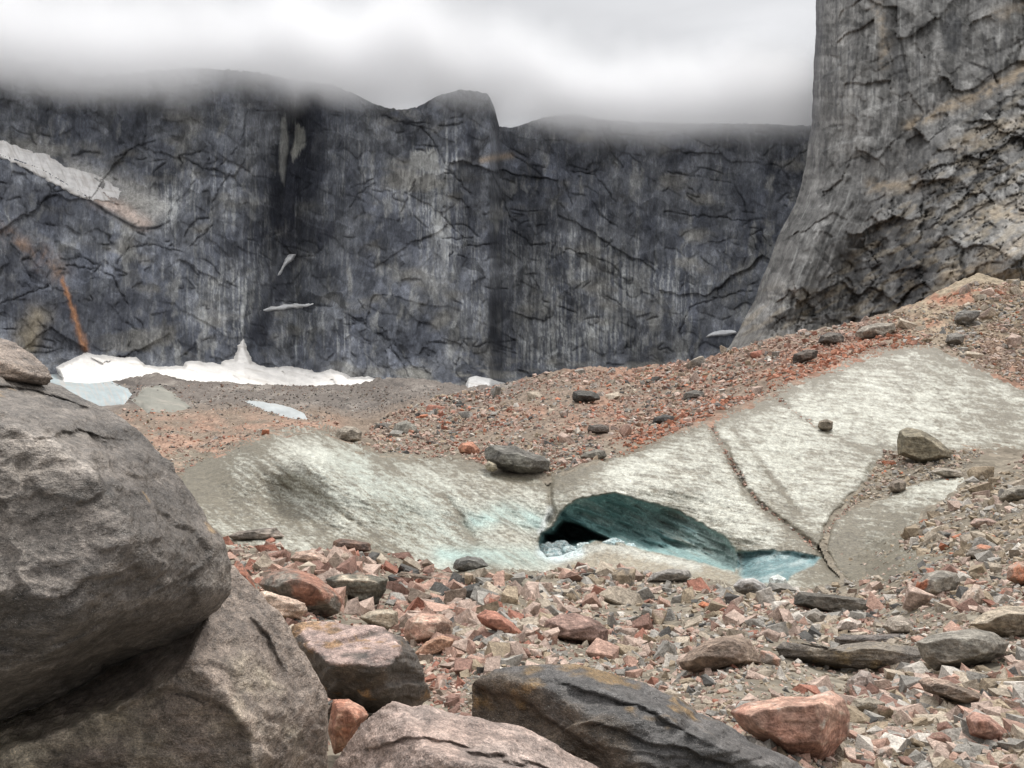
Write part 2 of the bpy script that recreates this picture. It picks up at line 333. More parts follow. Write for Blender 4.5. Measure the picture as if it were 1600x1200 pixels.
# colours of the ice
wht = np.array([.505, .50, .43]); silt = np.array([.17, .15, .11]); aqua = np.array([.37, .47, .43])
mA = fbm(uv3(U, V_, 40, 9, 30), 5, 71, .6); mB = fbm(uv3(U, V_, 24, 10, 8), 5, 72, .65); mC = fbm(uv3(U, V_, 150, 60, 30), 3, 73); mD = fbm(uv3(U, V_, 7, 4, -20), 3, 74, .6)
lf = ss(900 - U, -40, 80)
t = lerp(mB, mA, lf) * .95 + mD * .35
mE = fbm(uv3(U + wu, V_, 55, 3.2, 6), 4, 75, .6); mF = fbm(uv3(U + wu, V_, 60, 4, 33), 4, 76, .6)
mG = fbm(uv3(U + wu * .5, V_, 9, 2.6, 12), 4, 78, .7)
wm = .42 + .0 * lf + t * .75 + mC * .75 + mE * (1.1 - .5 * lf) + mF * lf * .9 + mG * 1.1 + fbm(uv3(U, V_, 2.2, 1.6), 2, 79) * .3 + fbm(uv3(U, V_, 3, 2.2), 2, 77) * .35
# silty zones
wm = wm - .5 * ss(46 - dline(U, V_, [(300, 745), (400, 770), (520, 850), (620, 880)]), 0, 46) - .3 * ss(60 - dline(U, V_, [(290, 740), (330, 800), (380, 850)]), 0, 60)
wm = wm + .35 * ss(70 - dline(U, V_, [(470, 700), (600, 780), (700, 850)]), 0, 60) - .45 * ss(22 - dline(U, V_, [(590, 720), (680, 770), (720, 820), (740, 860)]), 0, 22)
crest = [(285, 742), (350, 706), (440, 678), (530, 676), (600, 712), (720, 719), (800, 745), (860, 746), (980, 712), (1080, 668), (1180, 633), (1320, 570), (1430, 541), (1500, 562), (1610, 612)]
dc = dline(U, V_, crest)
wm = wm - .6 * np.exp(-(dc / (13 + 8 * lf)) ** 2) - .25 * np.exp(-(dline(U, V_, [(860, 760), (940, 745)]) / 22) ** 2)
wm = wm + .25 * ss(60 - dline(U, V_, [(1180, 720), (1300, 640), (1500, 620)]), 0, 60)
wm = wm + .3 * np.exp(-(dline(U, V_, [(940, 760), (1070, 700), (1140, 790)]) / 40) ** 2)
wm = wm - .6 * ss(U, 1290, 1310) * ss(V_, 760, 790) * ss(U + V_, 2080, 2120) + .5 * np.exp(-(dline(U, V_, [(1400, 790), (1480, 760)]) / 14) ** 2)
wm = wm - .5 * np.exp(-(dline(U, V_, [(1230, 845), (1280, 860)]) / 18) ** 2) - .5 * np.exp(-(dline(U, V_, [(1260, 905), (1310, 900)]) / 22) ** 2)
wm = wm - .35 * ss(U, 1370, 1420) * ss(690 - V_, -10, 40) * ss(mA, 0, .2)
wm = np.clip(wm - dirtline * .95, 0, 1.15)
col = silt + (wht - silt) * wm[..., None]
gm = np.exp(-(dline(U, V_, [(560, 740), (700, 840)]) / 60) ** 2) * .5
col = mixc(col, (.36, .42, .375), np.clip(gm * wm, 0, 1))
aq = np.maximum(np.exp(-(dline(U, V_, [(740, 815), (790, 800), (840, 815)]) / 15) ** 2) * .8, np.exp(-(dline(U, V_, [(690, 868), (760, 868), (850, 872)]) / 14) ** 2) * .7)
aq = np.clip(aq * (1 + mA * 1.6), 0, 1); col = mixc(col, aqua, aq)
col = mixc(col, (.60, .63, .61), np.exp(-(dline(U + wu, V_, [(858, 795), (852, 812), (845, 830)]) / 5) ** 2) * .8)
# cave walls
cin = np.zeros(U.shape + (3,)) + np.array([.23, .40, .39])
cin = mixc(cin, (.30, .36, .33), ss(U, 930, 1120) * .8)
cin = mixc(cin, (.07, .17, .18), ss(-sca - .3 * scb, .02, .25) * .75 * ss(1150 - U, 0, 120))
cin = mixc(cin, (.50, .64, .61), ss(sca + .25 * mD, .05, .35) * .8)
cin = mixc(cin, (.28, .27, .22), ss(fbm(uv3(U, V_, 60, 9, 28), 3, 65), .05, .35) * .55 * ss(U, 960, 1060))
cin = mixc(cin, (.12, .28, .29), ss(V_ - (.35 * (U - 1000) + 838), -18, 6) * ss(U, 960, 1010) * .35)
cin = mixc(cin, (.03, .06, .065), ss(sh + sca * 10, 2, 14) * .6)  # shade of the deep hole painted into the ice colour
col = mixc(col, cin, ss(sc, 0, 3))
pn_ = mixc(np.zeros(U.shape + (3,)) + np.array([.15, .25, .26]), (.33, .41, .405), ss(fbm(uv3(U, V_, 30, 10, -14), 4, 66), -.1, .35))
pn_ = mixc(pn_, (.10, .20, .21), ss(-fbm(uv3(U, V_, 26, 7, -18), 4, 67), .1, .35) * .7)
col = mixc(col, pn_, ss(spl, 0, 3.5))
# mound of dirty ice below the cave and wet white ice at the lip
md = ss(V_, 846, 856) * ss(U, 850, 880) * ss(1165 - U, 0, 20) * ss(-sc, -1, 4)
mc = mixc(np.zeros(U.shape + (3,)) + np.array([.30, .26, .195]), (.48, .47, .41), np.clip(np.exp(-(dline(U, V_, [(850, 872), (905, 858), (950, 850), (1010, 866), (1090, 884)]) / 9) ** 2) * 1.2 + mD, 0, 1))
col = mixc(col, mc, md)
col = mixc(col, (.60, .68, .68), np.exp(-(dline(U, V_, [(848, 862), (870, 872), (905, 862)]) / 9) ** 2))
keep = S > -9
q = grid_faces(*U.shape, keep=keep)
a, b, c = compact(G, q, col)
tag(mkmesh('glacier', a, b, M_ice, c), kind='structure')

# ------------------------------------------------------------------ back cliff
RIDGE = np.array([(-500, 60), (-100, 80), (0, 92), (20, 88), (45, 100), (75, 97), (80, 108), (105, 104), (118, 118), (140, 116), (160, 122), (172, 112), (185, 118), (230, 112), (300, 105), (400, 112), (450, 122), (520, 132), (560, 148), (590, 164), (620, 170), (650, 168), (680, 150), (720, 138), (762, 145), (772, 165), (780, 196), (800, 198),
                  (850, 182), (900, 176), (940, 186), (1000, 190), (1100, 192), (1200, 192), (1260, 196), (1500, 200)], float)
cu = np.arange(-420, 1440, 1.6); rows = 310
tr = np.linspace(0, 1, rows)
U = np.repeat(cu[None], rows, 0); rv = np.interp(cu, RIDGE[:, 0], RIDGE[:, 1]) - np.abs(fbm(np.stack([cu / 16, 0 * cu, 0 * cu], -1), 5, 99, .65)) * (9 + 9 * ss(450 - cu, 0, 60)) + 2; V_ = rv[None] + (650 - rv[None]) * tr[:, None]
def cliff_depth(U, V_):
    d = np.interp(U, [-420, 0, 120, 250, 380, 440, 462, 490, 540, 620, 700, 735, 765, 785, 830, 950, 1100, 1250, 1440], [430, 520, 550, 560, 590, 650, 672, 655, 620, 600, 588, 600, 612, 668, 690, 705, 690, 650, 600])
    gl = (U - (445 + (V_ - 300) * -.12)) / 30
    d = d + 17 * np.exp(-np.abs(gl) ** 1.2) * ss(V_, 140, 220) * ss(600 - V_, 0, 120)
    g2 = (U - np.interp(V_, [200, 260, 380, 450], [778, 735, 733, 715])) / 14
    d = d + 13 * np.exp(-np.abs(g2) ** 1.2) * ss(V_, 200, 240) * ss(460 - V_, 0, 60)
    d = d + (600 - V_) * .11 - 34 * ss(V_, 540, 640) - 14 * ss(V_, 380, 560)
    lip = np.interp(U, [-420, 0, 60, 120, 180, 215, 235, 270, 330], [120, 242, 262, 297, 335, 354, 360, 352, 300])
    k = ss(360 - U, 0, 90); d = d + (lip > V_) * 7 * k + 22 * np.clip((lip - V_) / 55, 0, 1) * k
    # the apron buttress in the middle
    d = d - 22 * np.exp(-((U - 500) / 110) ** 2 - ((V_ - 540) / 75) ** 2)
    return d
def slabs(U, V_, seed, su, sv_, ang, n, amp):
    x = fbm(uv3(U, V_, su, sv_, ang), 3, seed, .55) * n
    fl = np.floor(x); fr = x - fl
    return amp * (fl + ss(fr, 0, .12))
CL = [[(110, 245), (130, 238), (165, 240)], [(175, 245), (185, 244), (210, 230), (243, 221)], [(282, 262), (280, 245), (312, 238)], [(262, 335), (290, 300), (320, 260), (326, 248), (322, 262), (340, 266), (360, 240), (382, 215)], [(225, 360), (250, 355), (265, 345)],
      [(262, 382), (288, 368), (305, 345), (325, 340)], [(330, 330), (345, 290), (362, 270)], [(300, 382), (330, 350)], [(0, 476), (40, 462), (75, 448)], [(182, 410), (200, 386), (240, 382), (290, 394), (302, 380)], [(105, 418), (150, 418), (175, 430), (200, 475)], [(120, 400), (160, 415)],
      [(395, 170), (410, 158), (415, 145)], [(595, 180), (620, 190), (655, 200), (680, 225), (702, 260), (725, 290), (738, 300)], [(545, 330), (560, 305), (588, 285)], [(620, 345), (640, 310), (650, 280)], [(690, 330), (705, 350), (726, 374)], [(640, 192), (700, 196), (725, 193)],
      [(800, 240), (820, 252), (850, 262)], [(893, 268), (930, 272), (945, 290), (965, 315)], [(925, 315), (945, 345), (965, 355)], [(800, 362), (830, 382), (860, 378)], [(885, 388), (920, 400), (955, 412), (980, 440)], [(1045, 270), (1090, 275), (1100, 278), (1140, 285)], [(1170, 370), (1190, 360), (1195, 378), (1205, 385)],
      [(690, 372), (715, 375), (740, 370)], [(700, 400), (730, 385), (780, 380)], [(830, 430), (850, 470), (900, 490)], [(1060, 520), (1080, 480), (1140, 460), (1190, 450)], [(940, 460), (975, 480), (990, 500)], [(770, 270), (800, 350)], [(860, 195), (900, 205), (960, 210), (1060, 214)], [(1000, 205), (1100, 204), (1260, 206)],
      [(545, 300), (560, 290), (585, 278)], [(450, 405), (490, 400), (505, 385)], [(430, 470), (520, 480), (560, 500), (620, 540)], [(560, 470), (600, 520), (640, 590)], [(1040, 330), (1110, 340), (1170, 345)], [(880, 280), (895, 320)], [(640, 232), (650, 228), (685, 228)]]
def cliff_pts(U, V_):
    d = cliff_depth(U, V_)
    wx = fbm(uv3(U, V_, 45, 45), 3, 101) * 14; wy = fbm(uv3(U, V_, 45, 45), 3, 102) * 14
    fa, ta, ja = facets2(U + wx, V_ + wy, 150, 110, 28, 3, .5); fb_, tb, jb = facets2(U + wx, V_ + wy, 34, 60, -14, 5)
    gt = ss(fbm(uv3(U, V_, 80, 60), 3, 108), .0, .35)
    d = d + fa * 4 + fb_ * (.3 + 1.6 * gt)
    low = np.exp(-((U - 560) / 150) ** 2 - ((V_ - 540) / 55) ** 2) + ss(V_, 520, 570) * .6 + .6 * np.exp(-((U - 80) / 120) ** 2 - ((V_ - 450) / 60) ** 2)
    fc_, tc_, jc = facets2(U + wx * .6, V_ + wy * .6, 22, 15, 35, 8); d = d + fc_ * 2.6 * np.clip(low, 0, 1); ta = ta + tc_ * 1.0 * np.clip(low, 0, 1)
    d = d - fbm(uv3(U, V_, 40, 110), 5, 105) * 7 - ridge(uv3(U, V_, 12, 90, 4), 4, 106) * .8
    return d, wx, wy, ta + .7 * tb * gt, ja, jb * 1.0 + 3 * (1 - gt)
d, wx, wy, ctone, cja, cjb = cliff_pts(U, V_)
jx = fbm(uv3(U, V_, 12, 12), 3, 151) * 5; jy = fbm(uv3(U, V_, 12, 12), 3, 152) * 5; gj = fbm(uv3(U, V_, 30, 24), 3, 153)
def crackline(n, width):
    gx = np.gradient(n, axis=1) / np.maximum(np.abs(np.gradient(U, axis=1)), .3); gy = np.gradient(n, axis=0) / np.maximum(np.abs(np.gradient(V_, axis=0)), .3)
    return np.exp(-(np.abs(n) / (np.hypot(gx, gy) + 2e-3) / width) ** 2)
ck = np.zeros(U.shape)
for pts in CL:
    lo, hi = np.min(pts, 0) - 20, np.max(pts, 0) + 20
    m = (U > lo[0]) & (U < hi[0]) & (V_ > lo[1]) & (V_ < hi[1])
    if m.any():
        x = dline((U + wx * .45 + jx)[m], (V_ + wy * .45 + jy)[m], pts); ck[m] = np.maximum(ck[m], np.exp(-(x / (1.1 + .8 * gj[m])) ** 2) * ss(gj[m], -.35, .0))
for sd_, su, sv2, an in ((111, 130, 50, 34), (112, 110, 40, -30), (113, 160, 34, 8)):
    n = fbm(uv3(U + wx * .3, V_ + wy * .3, su, sv2, an), 3, sd_, .4); gt = ss(fbm(uv3(U, V_, 50, 40), 3, sd_ + 9), .16, .36)
    ck = np.maximum(ck, crackline(n, 1.1) * gt * .9)
f1, t1, j1 = facets2(U + wx * .5, V_ + wy * .5, 34, 22, 24, 17); d = d + f1 * 1.6
gk = ss(fbm(uv3(U, V_, 60, 40), 3, 109), .12, .32) * .8
ck = np.maximum(ck, np.maximum(np.exp(-(cja / .022) ** 2) * gk, np.exp(-(cjb / .045) ** 2) * gk * .7))
d = d + ck * 2.0
Pc = W(U, V_, d)
st = fbm(uv3(U + wx * .25 + jx * .5, V_, 3.0, 75), 4, 121, .66); st2 = fbm(uv3(U + wx * .1, V_, 8, 150), 3, 122, .6)
big = fbm(uv3(U, V_, 170, 120), 4, 123)
dark = np.array([.060, .065, .078]); mid = np.array([.107, .112, .122]); lite = np.array([.27, .275, .27])
col = mixc(np.zeros(U.shape + (3,)) + dark, mid, ss(fbm(uv3(U, V_, 60, 80), 5, 124, .6) + big * .4, -.3, .4))
LZ = [((690, 330), 48, 95, .8), ((330, 470), 80, 90, .45), ((960, 420), 120, 110, .35), ((1010, 480), 60, 90, .35), ((560, 320), 60, 80, .12), ((420, 330), 60, 100, .1), ((860, 540), 90, 60, .3), ((250, 320), 50, 30, .4), ((1120, 330), 60, 60, .1), ((500, 530), 70, 40, .3)]
la = np.zeros(U.shape)
for (a, b), r1, r2_, k in LZ: la += k * np.exp(-((U - a) / r1) ** 2 - ((V_ - b) / r2_) ** 2)
sm_ = ss(st * .9 + st2 * .55 + la * .5 + big * .25, .12, .42)
col = mixc(col, lite, np.clip(sm_ * (.22 + la * 1.05) * (.5 + ss(big + .6 * fbm(uv3(U, V_, 30, 60), 3, 126), -.2, .3)), 0, .9))
col = mixc(col, (.16, .15, .125), ss(fbm(uv3(U, V_, 80, 50), 4, 127), .1, .4) * .5 * ss(V_, 120, 200))
mo = fbm(uv3(U + wx, V_ + wy, 26, 40, 10), 5, 131, .65); col = col * (1 + .9 * mo + .24 * ctone)[..., None]
col = mixc(col, (.20, .20, .19), ss(fbm(uv3(U + wx, V_, 22, 70, 6), 5, 132, .6), .12, .34) * .55 * ss(V_, 150, 230))
f1, t1, j1 = facets2(U + wx * .5, V_ + wy * .5, 34, 22, 24, 17); f2, t2, j2 = facets2(U + wx * .4, V_ + wy * .4, 13, 10, -30, 18)
col = col * (1 + .22 * t1 + .20 * t2 + .25 * f1)[..., None]
# very dark wet gully and smaller black stains
DK = [([(490, 160), (470, 200), (445, 270), (440, 330)], 24, .8), ([(440, 330), (455, 400), (440, 450), (400, 520)], 14, .6), ([(500, 200), (480, 300)], 18, .7), ([(460, 350), (505, 360), (480, 375)], 18, .7), ([(735, 400), (770, 380)], 14, .4), ([(20, 430), (60, 500), (160, 500)], 45, .55), ([(0, 300), (80, 330)], 30, .5),
      ([(200, 440), (250, 500)], 30, .4), ([(735, 210), (745, 300)], 8, .5), ([(780, 470), (790, 560)], 22, .4)]
for pts, r, k in DK: col = mixc(col, (.022, .024, .032), k * ss(1.15 - dline(U + wx, V_ + wy, pts) / r + st * 1.0 + .5 * mo, 0, .35))
for poly, c in (([(440, 185), (448, 180), (450, 240), (444, 290), (436, 270), (436, 220)], (.30, .30, .28)), ([(462, 195), (475, 200), (477, 225), (460, 252), (454, 240)], (.32, .32, .29)), ([(642, 236), (683, 232), (690, 270), (640, 262)], (.20, .20, .19))):
    col = mixc(col, c, ss(sdist(U + wx * .3, V_ + st * 14, poly), -2, 3) * .8)
# rusty water stain
x = dline(U + wx * .5 + jx * 1.2, V_, [(100, 430), (108, 470), (118, 500), (128, 530), (135, 552)])
col = mixc(col, (.25, .125, .065), np.exp(-((x + 3 * st) / (2.6 + (V_ - 430) * .025)) ** 2) * ss(V_, 425, 440) * ss(555 - V_, 0, 10) * .9)
x = dline(U + wx, V_ + wy, [(0, 360), (60, 395), (95, 430)]); col = mixc(col, (.18, .115, .075), np.exp(-(x / 14) ** 2) * ss(mo, -.3, .3) * .7)
x = dline(U + wx, V_ + wy, [(60, 500), (40, 540)]); col = mixc(col, (.17, .14, .09), np.exp(-(x / 20) ** 2) * .6)
x = dline(U + wx * .3, V_ + wy * .3, [(150, 308), (190, 325), (225, 348)]); col = mixc(col, (.36, .29, .25), np.exp(-(x / 11) ** 2) * .85)
x = dline(U + wx, V_ + wy, [(120, 262), (200, 300), (245, 330)]); col = mixc(col, (.28, .27, .25), np.exp(-(x / 18) ** 2) * .6)
x = dline(U + wx * .2, V_ + wy * .2, [(-400, 130), (0, 244), (60, 268), (120, 302), (180, 338), (215, 356), (250, 356)]); col = mixc(col, (.02, .02, .022), np.exp(-(x / 3.2) ** 2) * .9)  # overhang shade under the ledge lip, painted as a dark line
x = dline(U + wx * .4, V_ + wy * .4, [(752, 250), (800, 242)]); col = mixc(col, (.24, .19, .14), np.exp(-(x / 5) ** 2) * .7)
col = mixc(col, (.24, .23, .20), ss(V_, 540, 600) * ss(fbm(uv3(U, V_, 40, 12), 4, 128), -.05, .3) * .6 * ss(U, 560, 700))
col = col * (1 + ridge(uv3(U, V_, 9, 22, 12), 4, 129)[..., None] * .28)
col = mixc(col * 1.42, (.022, .023, .028), np.clip(ck, 0, 1) * .7)
# roof behind the ridge
bk = []
for kd, dz in ((1.7, 40), (1.3, 25), (1.06, 4)):
    b = CAM + (Pc[0] - CAM) * np.array([kd, kd, 1]); b[:, 2] = Pc[0][:, 2] + dz - 45 * (kd - 1.06); bk.append(b)
b0 = bk[0].copy(); b0[:, 2] = -60
Pcc = np.concatenate([np.array([b0] + bk), Pc], 0); cc = np.concatenate([np.repeat(col[:1], 4, 0), col], 0)
tag(mkmesh('mountain_wall', Pcc, grid_faces(*Pcc.shape[:2]), M_cliff, cc), kind='structure')

# ------------------------------------------------------------------ near rock tower on the right
TL = np.array([(-160, 1280), (0, 1275), (60, 1274), (130, 1270), (190, 1268), (240, 1262), (280, 1255), (320, 1243), (370, 1215), (420, 1197), (470, 1178), (520, 1152), (560, 1128), (600, 1100), (660, 1060)], float)
tv = np.arange(-160, 640, 1.9); sc_ = np.linspace(0, 1, 420)
ul = np.interp(tv, TL[:, 0], TL[:, 1]) + fbm(np.stack([tv / 30, tv * 0, tv * 0], -1), 4, 200) * 3
U = ul[:, None] + (sc_[None] ** 1.15) * (2150 - ul[:, None]); V_ = np.repeat(tv[:, None], len(sc_), 1)
du = U - ul[:, None]
wx = fbm(uv3(U, V_, 50, 50), 3, 201) * 18; wy = fbm(uv3(U, V_, 50, 50), 3, 202) * 18
d = 262 - .03 * (U - 1300) + 75 * np.exp(-du / 16) + 22 * np.exp(-du / 60) + (500 - V_) * .08
bl = np.interp(U, [1280, 1400, 1500, 1600, 2100], [420, 262, 170, 100, 0]); bel = np.clip(V_ - bl, 0, 400)
d = d - bel * .11 * ss(U, 1330, 1500) - 12 * ss(bel, 0, 30) * ss(U, 1360, 1480)
d = d - 14 * np.exp(-((U - np.interp(V_, [280, 560], [1290, 1190])) / 45) ** 2) * ss(V_, 260, 400) + 6 * np.exp(-((U - np.interp(V_, [400, 520], [1330, 1318])) / 20) ** 2) * ss(V_, 360, 440)
d = d - 26 * np.exp(-((U - 1600) / 60) ** 2 - ((V_ - 400) / 55) ** 2)
rot = ss(bel, 0, 60)
w1 = fbm(uv3(U, V_, 14, 14), 2, 231) * 3
fa, ta, ja = facets2(U + wx * .8 + w1, V_ + wy * .8, 62, 44, -32, 11); fb_, tb, jb = facets2(U + wx * .5 + w1, V_ + wy * .5, 24, 17, -38, 12); fc_, tc_, jc = facets2(U + w1, V_ + w1, 10, 8, -25, 13)
mw = np.clip(rot + .5 * ss(U, 1380, 1440) * ss(V_, 120, 200), 0, 1)
d = d + fa * (2.4 + 2.0 * rot) + fb_ * (.6 + 1.4 * mw) + fc_ * (.03 + .6 * mw) - fbm(uv3(U, V_, 48, 120), 5, 205, .5) * 4.5 - ridge(uv3(du + 0 * U, V_, 14, 130, 6), 4, 206) * 1.1 * (1 - .6 * rot)
d = d - ridge(uv3(U, V_, 9, 50, 14), 4, 207) * 1.5 * ss(V_, 240, 330) * ss(1420 - U, 0, 100)
ck = np.zeros(U.shape)
TLN = [[(1275, 140), (1280, 130), (1292, 118)], [(1313, 262), (1330, 250), (1345, 245), (1357, 252)], [(1300, 200), (1325, 192)], [(1555, 82), (1580, 72), (1600, 62)], [(1515, 100), (1545, 110), (1558, 130)], [(1400, 30), (1412, 90), (1420, 130)], [(1385, 60), (1395, 100), (1390, 130)], [(1464, 100), (1470, 160)],
       [(1232, 510), (1260, 480), (1290, 430), (1310, 400)], [(1180, 540), (1230, 450), (1262, 350)], [(1250, 280), (1270, 300), (1300, 290)], [(1282, 310), (1300, 295)], [(1330, 500), (1345, 470), (1380, 420)], [(1430, 340), (1480, 352), (1530, 345)], [(1350, 360), (1400, 350), (1440, 355)]]
for pts in TLN:
    x = dline(U + wx * .3, V_ + wy * .3, pts); ck = np.maximum(ck, np.exp(-((x + 1.5 * w1) / 1.5) ** 2) * .5)
gk = ss(fbm(uv3(U, V_, 45, 35), 3, 209), -.15, .2)
ck = np.maximum(ck, np.maximum(np.exp(-(ja / .02) ** 2) * gk * (.25 + .6 * mw), np.exp(-(jb / .06) ** 2) * gk * (.08 + .7 * mw))); ck = np.maximum(ck, np.exp(-(jc / .1) ** 2) * gk * .5 * mw)
for sd_, su, sv2, an in ((211, 90, 50, -40), (212, 30, 120, 12)):
    n = fbm(uv3(U + wx * .4, V_ + wy * .4, su, sv2, an), 2, sd_, .4); gt = ss(fbm(uv3(U, V_, 55, 45), 3, sd_ + 9), -.05, .22)
    ck = np.maximum(ck, crackline(n, 1.3) * gt * (.25 + .4 * rot))
d = d + ck * 1.8
Pt = W(U, V_, d)
st = fbm(uv3(U + wx * .2, V_, 4.5, 70), 4, 221, .6); big = fbm(uv3(U, V_, 110, 110), 4, 222)
col = mixc(np.zeros(U.shape + (3,)) + np.array([.125, .122, .117]), (.215, .21, .20), ss(fbm(uv3(U, V_, 35, 55), 5, 223, .62) + big * .5, -.3, .35))
sl_ = fbm(uv3(du + wx * .1, V_, 3.2, 110), 4, 232, .66); s2_ = fbm(uv3(du + wx * .2, V_, 11, 150), 3, 233, .6)
col = col * (1 + .10 * ta + (.04 + .22 * mw) * tb + .22 * mw * tc_ + (1 - .6 * mw) * (.55 * sl_ + .5 * s2_ + .25 * tc_ + .25 * tb))[..., None]
col = mixc(col, (.31, .31, .295), ss(sl_ + s2_ * .5, .2, .5) * .5 * (1 - mw))
col = mixc(col, (.055, .055, .058), ss(st + big * .6, .12, .45) * .6)
col = mixc(col, (.30, .295, .27), ss(fbm(uv3(U, V_, 12, 20), 4, 224, .65), .2, .45) * .45)
lowd = np.exp(-((U - 1400) / 95) ** 2 - ((V_ - 420) / 80) ** 2) + .7 * np.exp(-((U - 1450) / 90) ** 2 - ((V_ - 265) / 45) ** 2) 
col = mixc(col, (.052, .052, .055), np.clip(lowd, 0, 1) * ss(fbm(uv3(U, V_, 30, 40), 4, 225) , -.45, .15) * .85)
col = mixc(col, (.05, .052, .056), ss(sdist(U, V_, [(1474, 80), (1470, 40), (1480, 20), (1492, 16), (1502, 30), (1506, 60), (1495, 84)]), -3, 4) * .55)
col = mixc(col, (.045, .045, .047), np.exp(-(dline(U + wx * .4, V_, [(1398, 60), (1402, 100), (1412, 140)]) / 9) ** 2) * .6)
tanm = np.zeros(U.shape)
for pts, r, k in (([(1420, 195), (1500, 160), (1580, 125), (1620, 90)], 9, .8), ([(1500, 225), (1600, 190)], 12, .5), ([(1360, 292), (1430, 285)], 10, .6), ([(1530, 340), (1600, 330)], 16, .6), ([(1520, 430), (1550, 400), (1620, 370)], 12, .5), ([(1370, 10), (1385, 60), (1382, 100)], 9, .45), ([(1560, 20), (1620, 5)], 12, .4), ([(1480, 430), (1560, 425)], 14, .7)):
    tanm = np.maximum(tanm, k * np.exp(-(dline(U + wx * .6, V_ + wy * .6, pts) / r) ** 2))
col = mixc(col, (.33, .265, .19), tanm * ss(fbm(uv3(U, V_, 18, 8, -25), 4, 226), -.35, .15))
col = mixc(col, (.26, .215, .15), ss(bel, 5, 70) * ss(fbm(uv3(U, V_, 46, 12, -28), 5, 227), -.02, .22) * .42)
col = mixc(col, (.20, .19, .175), ss(V_, 500, 540) * .6)
col = mixc(col, (.10, .10, .11), np.exp(-(du / 9) ** 2) * ss(260 - V_, 0, 80) * .7)
col = col * (1 + ridge(uv3(U, V_, 12, 14, -30), 4, 229)[..., None] * .30)
col = mixc(col * .98, (.022, .022, .024), np.clip(ck, 0, 1) * .75)
hid = []
for kd in (1.9, 1.35):
    b = CAM + (Pt[:, 0] - CAM) * np.array([kd, kd, kd]); b[:, 0] += 8 * kd; hid.append(b)
Ptt = np.concatenate([np.stack(hid, 1), Pt], 1); ct = np.concatenate([np.repeat(col[:, :1], 2, 1), col], 1)
tag(mkmesh('rock_tower', Ptt, grid_faces(*Ptt.shape[:2]), M_tower, ct), kind='structure')

# ------------------------------------------------------------------ snow and ice patches lying on cliff foot, ledges and valley
def patch(name, label, cat, poly, basefn, thick, colr, mat, step=1.3, slope=0.0, wob=3, edge=5, streak=0, group=None, lift=0):
    P_ = np.array(poly, float); lo, hi = P_.min(0) - 8, P_.max(0) + 8
    U, V_ = np.meshgrid(np.arange(lo[0], hi[0], step), np.arange(lo[1], hi[1], step))
    s = sdist(U, V_, poly) + fbm(uv3(U, V_, 14, 8), 3, 301) * wob
    d = basefn(U, V_)
    k = ss(s, 0, edge)
    dn = d * (1 + .012 * (1 - ss(s, -5, 1))) - thick * k * (1 + .35 * fbm(uv3(U, V_, 26, 9, 12), 4, 302)) - slope * np.clip(V_ - lo[1] - 8, 0, None) * k
    X = W(U, V_, dn)
    if lift: X = ground_pt(U, V_, np.full(U.shape, 20.0)); X[..., 2] += lift * (ss(s, -3, edge) - .25 + .15 * fbm(uv3(U, V_, 20, 6, 10), 3, 306))
    c = np.zeros(U.shape + (3,)) + np.array(colr)
    c = c * (1 + .35 * fbm(uv3(U, V_, 22, 5, 14), 5, 303, .65)[..., None])
    c = mixc(c, (.45, .40, .34), ss(fbm(uv3(U, V_, 50, 6, 12), 4, 304), .12, .4) * .35)
    if streak: c = mixc(c, (.42, .38, .35), ss(fbm(uv3(U, V_, 3.5, 30, -25), 3, 305), .0, .3) * streak)
    q = grid_faces(*U.shape, keep=s > -3)
    a, b, c = compact(X, q, c)
    loc = [a[:, 0].mean(), a[:, 1].mean(), a[:, 2].min()]
    o = mkmesh(name, a, b, mat, c, loc=loc); tag(o, label, cat, group); return o
cdf = lambda U, V_: cliff_pts(U, V_)[0]
band = [(88, 574), (110, 562), (132, 552), (160, 555), (190, 558), (213, 557), (228, 570), (250, 574), (285, 572), (290, 564), (320, 566), (345, 569), (352, 563), (366, 562), (372, 540), (380, 530), (388, 550), (395, 566), (410, 572), (435, 575), (455, 572), (475, 577), (500, 582), (517, 577), (535, 583),
        (552, 590), (575, 588), (590, 592), (600, 620), (400, 625), (100, 622)]
patch('snowfield', 'long white snowfield along the foot of the dark wall with a pointed spike', 'snow patch', band, cdf, 3, (.80, .77, .73), M_snow, slope=1.6, wob=4, edge=6)
patch('snow_patch', 'broad white snow strip on the diagonal ledge high on the left wall', 'snow patch', [(-60, 190), (0, 219), (40, 234), (82, 243), (98, 258), (130, 266), (165, 280), (190, 298), (188, 318), (160, 315), (130, 310), (90, 292), (45, 267), (0, 246), (-60, 225)], cdf, 1.2, (.74, .72, .70), M_snow, slope=0, wob=5, edge=3, streak=.5)
patch('snow_patch', 'thin white snow strip on a shelf in the middle of the lower wall', 'snow patch', [(402, 487), (415, 480), (440, 476), (465, 474), (490, 474), (480, 480), (450, 483), (420, 487)], cdf, 3.5, (.82, .82, .82), M_snow, wob=3, edge=3)
patch('snow_patch', 'small white snow fleck in the notch beneath the dark gully', 'snow patch', [(432, 432), (442, 412), (452, 398), (463, 396), (458, 405), (446, 417), (438, 430)], cdf, 3.5, (.82, .82, .82), M_snow, wob=2, edge=3)
patch('snow_patch', 'white snow mound at the wall foot just right of the grey hill', 'snow patch', [(728, 604), (732, 590), (745, 586), (765, 592), (790, 598), (800, 625), (728, 625)], cdf, 6, (.80, .79, .77), M_snow, slope=.8, wob=2, edge=4)
patch('snow_patch', 'tiny white snow strip left of the tower foot', 'snow patch', [(1102, 527), (1110, 520), (1130, 515), (1150, 516), (1152, 521), (1130, 526)], cdf, 4, (.85, .86, .87), M_snow, wob=2, edge=3)
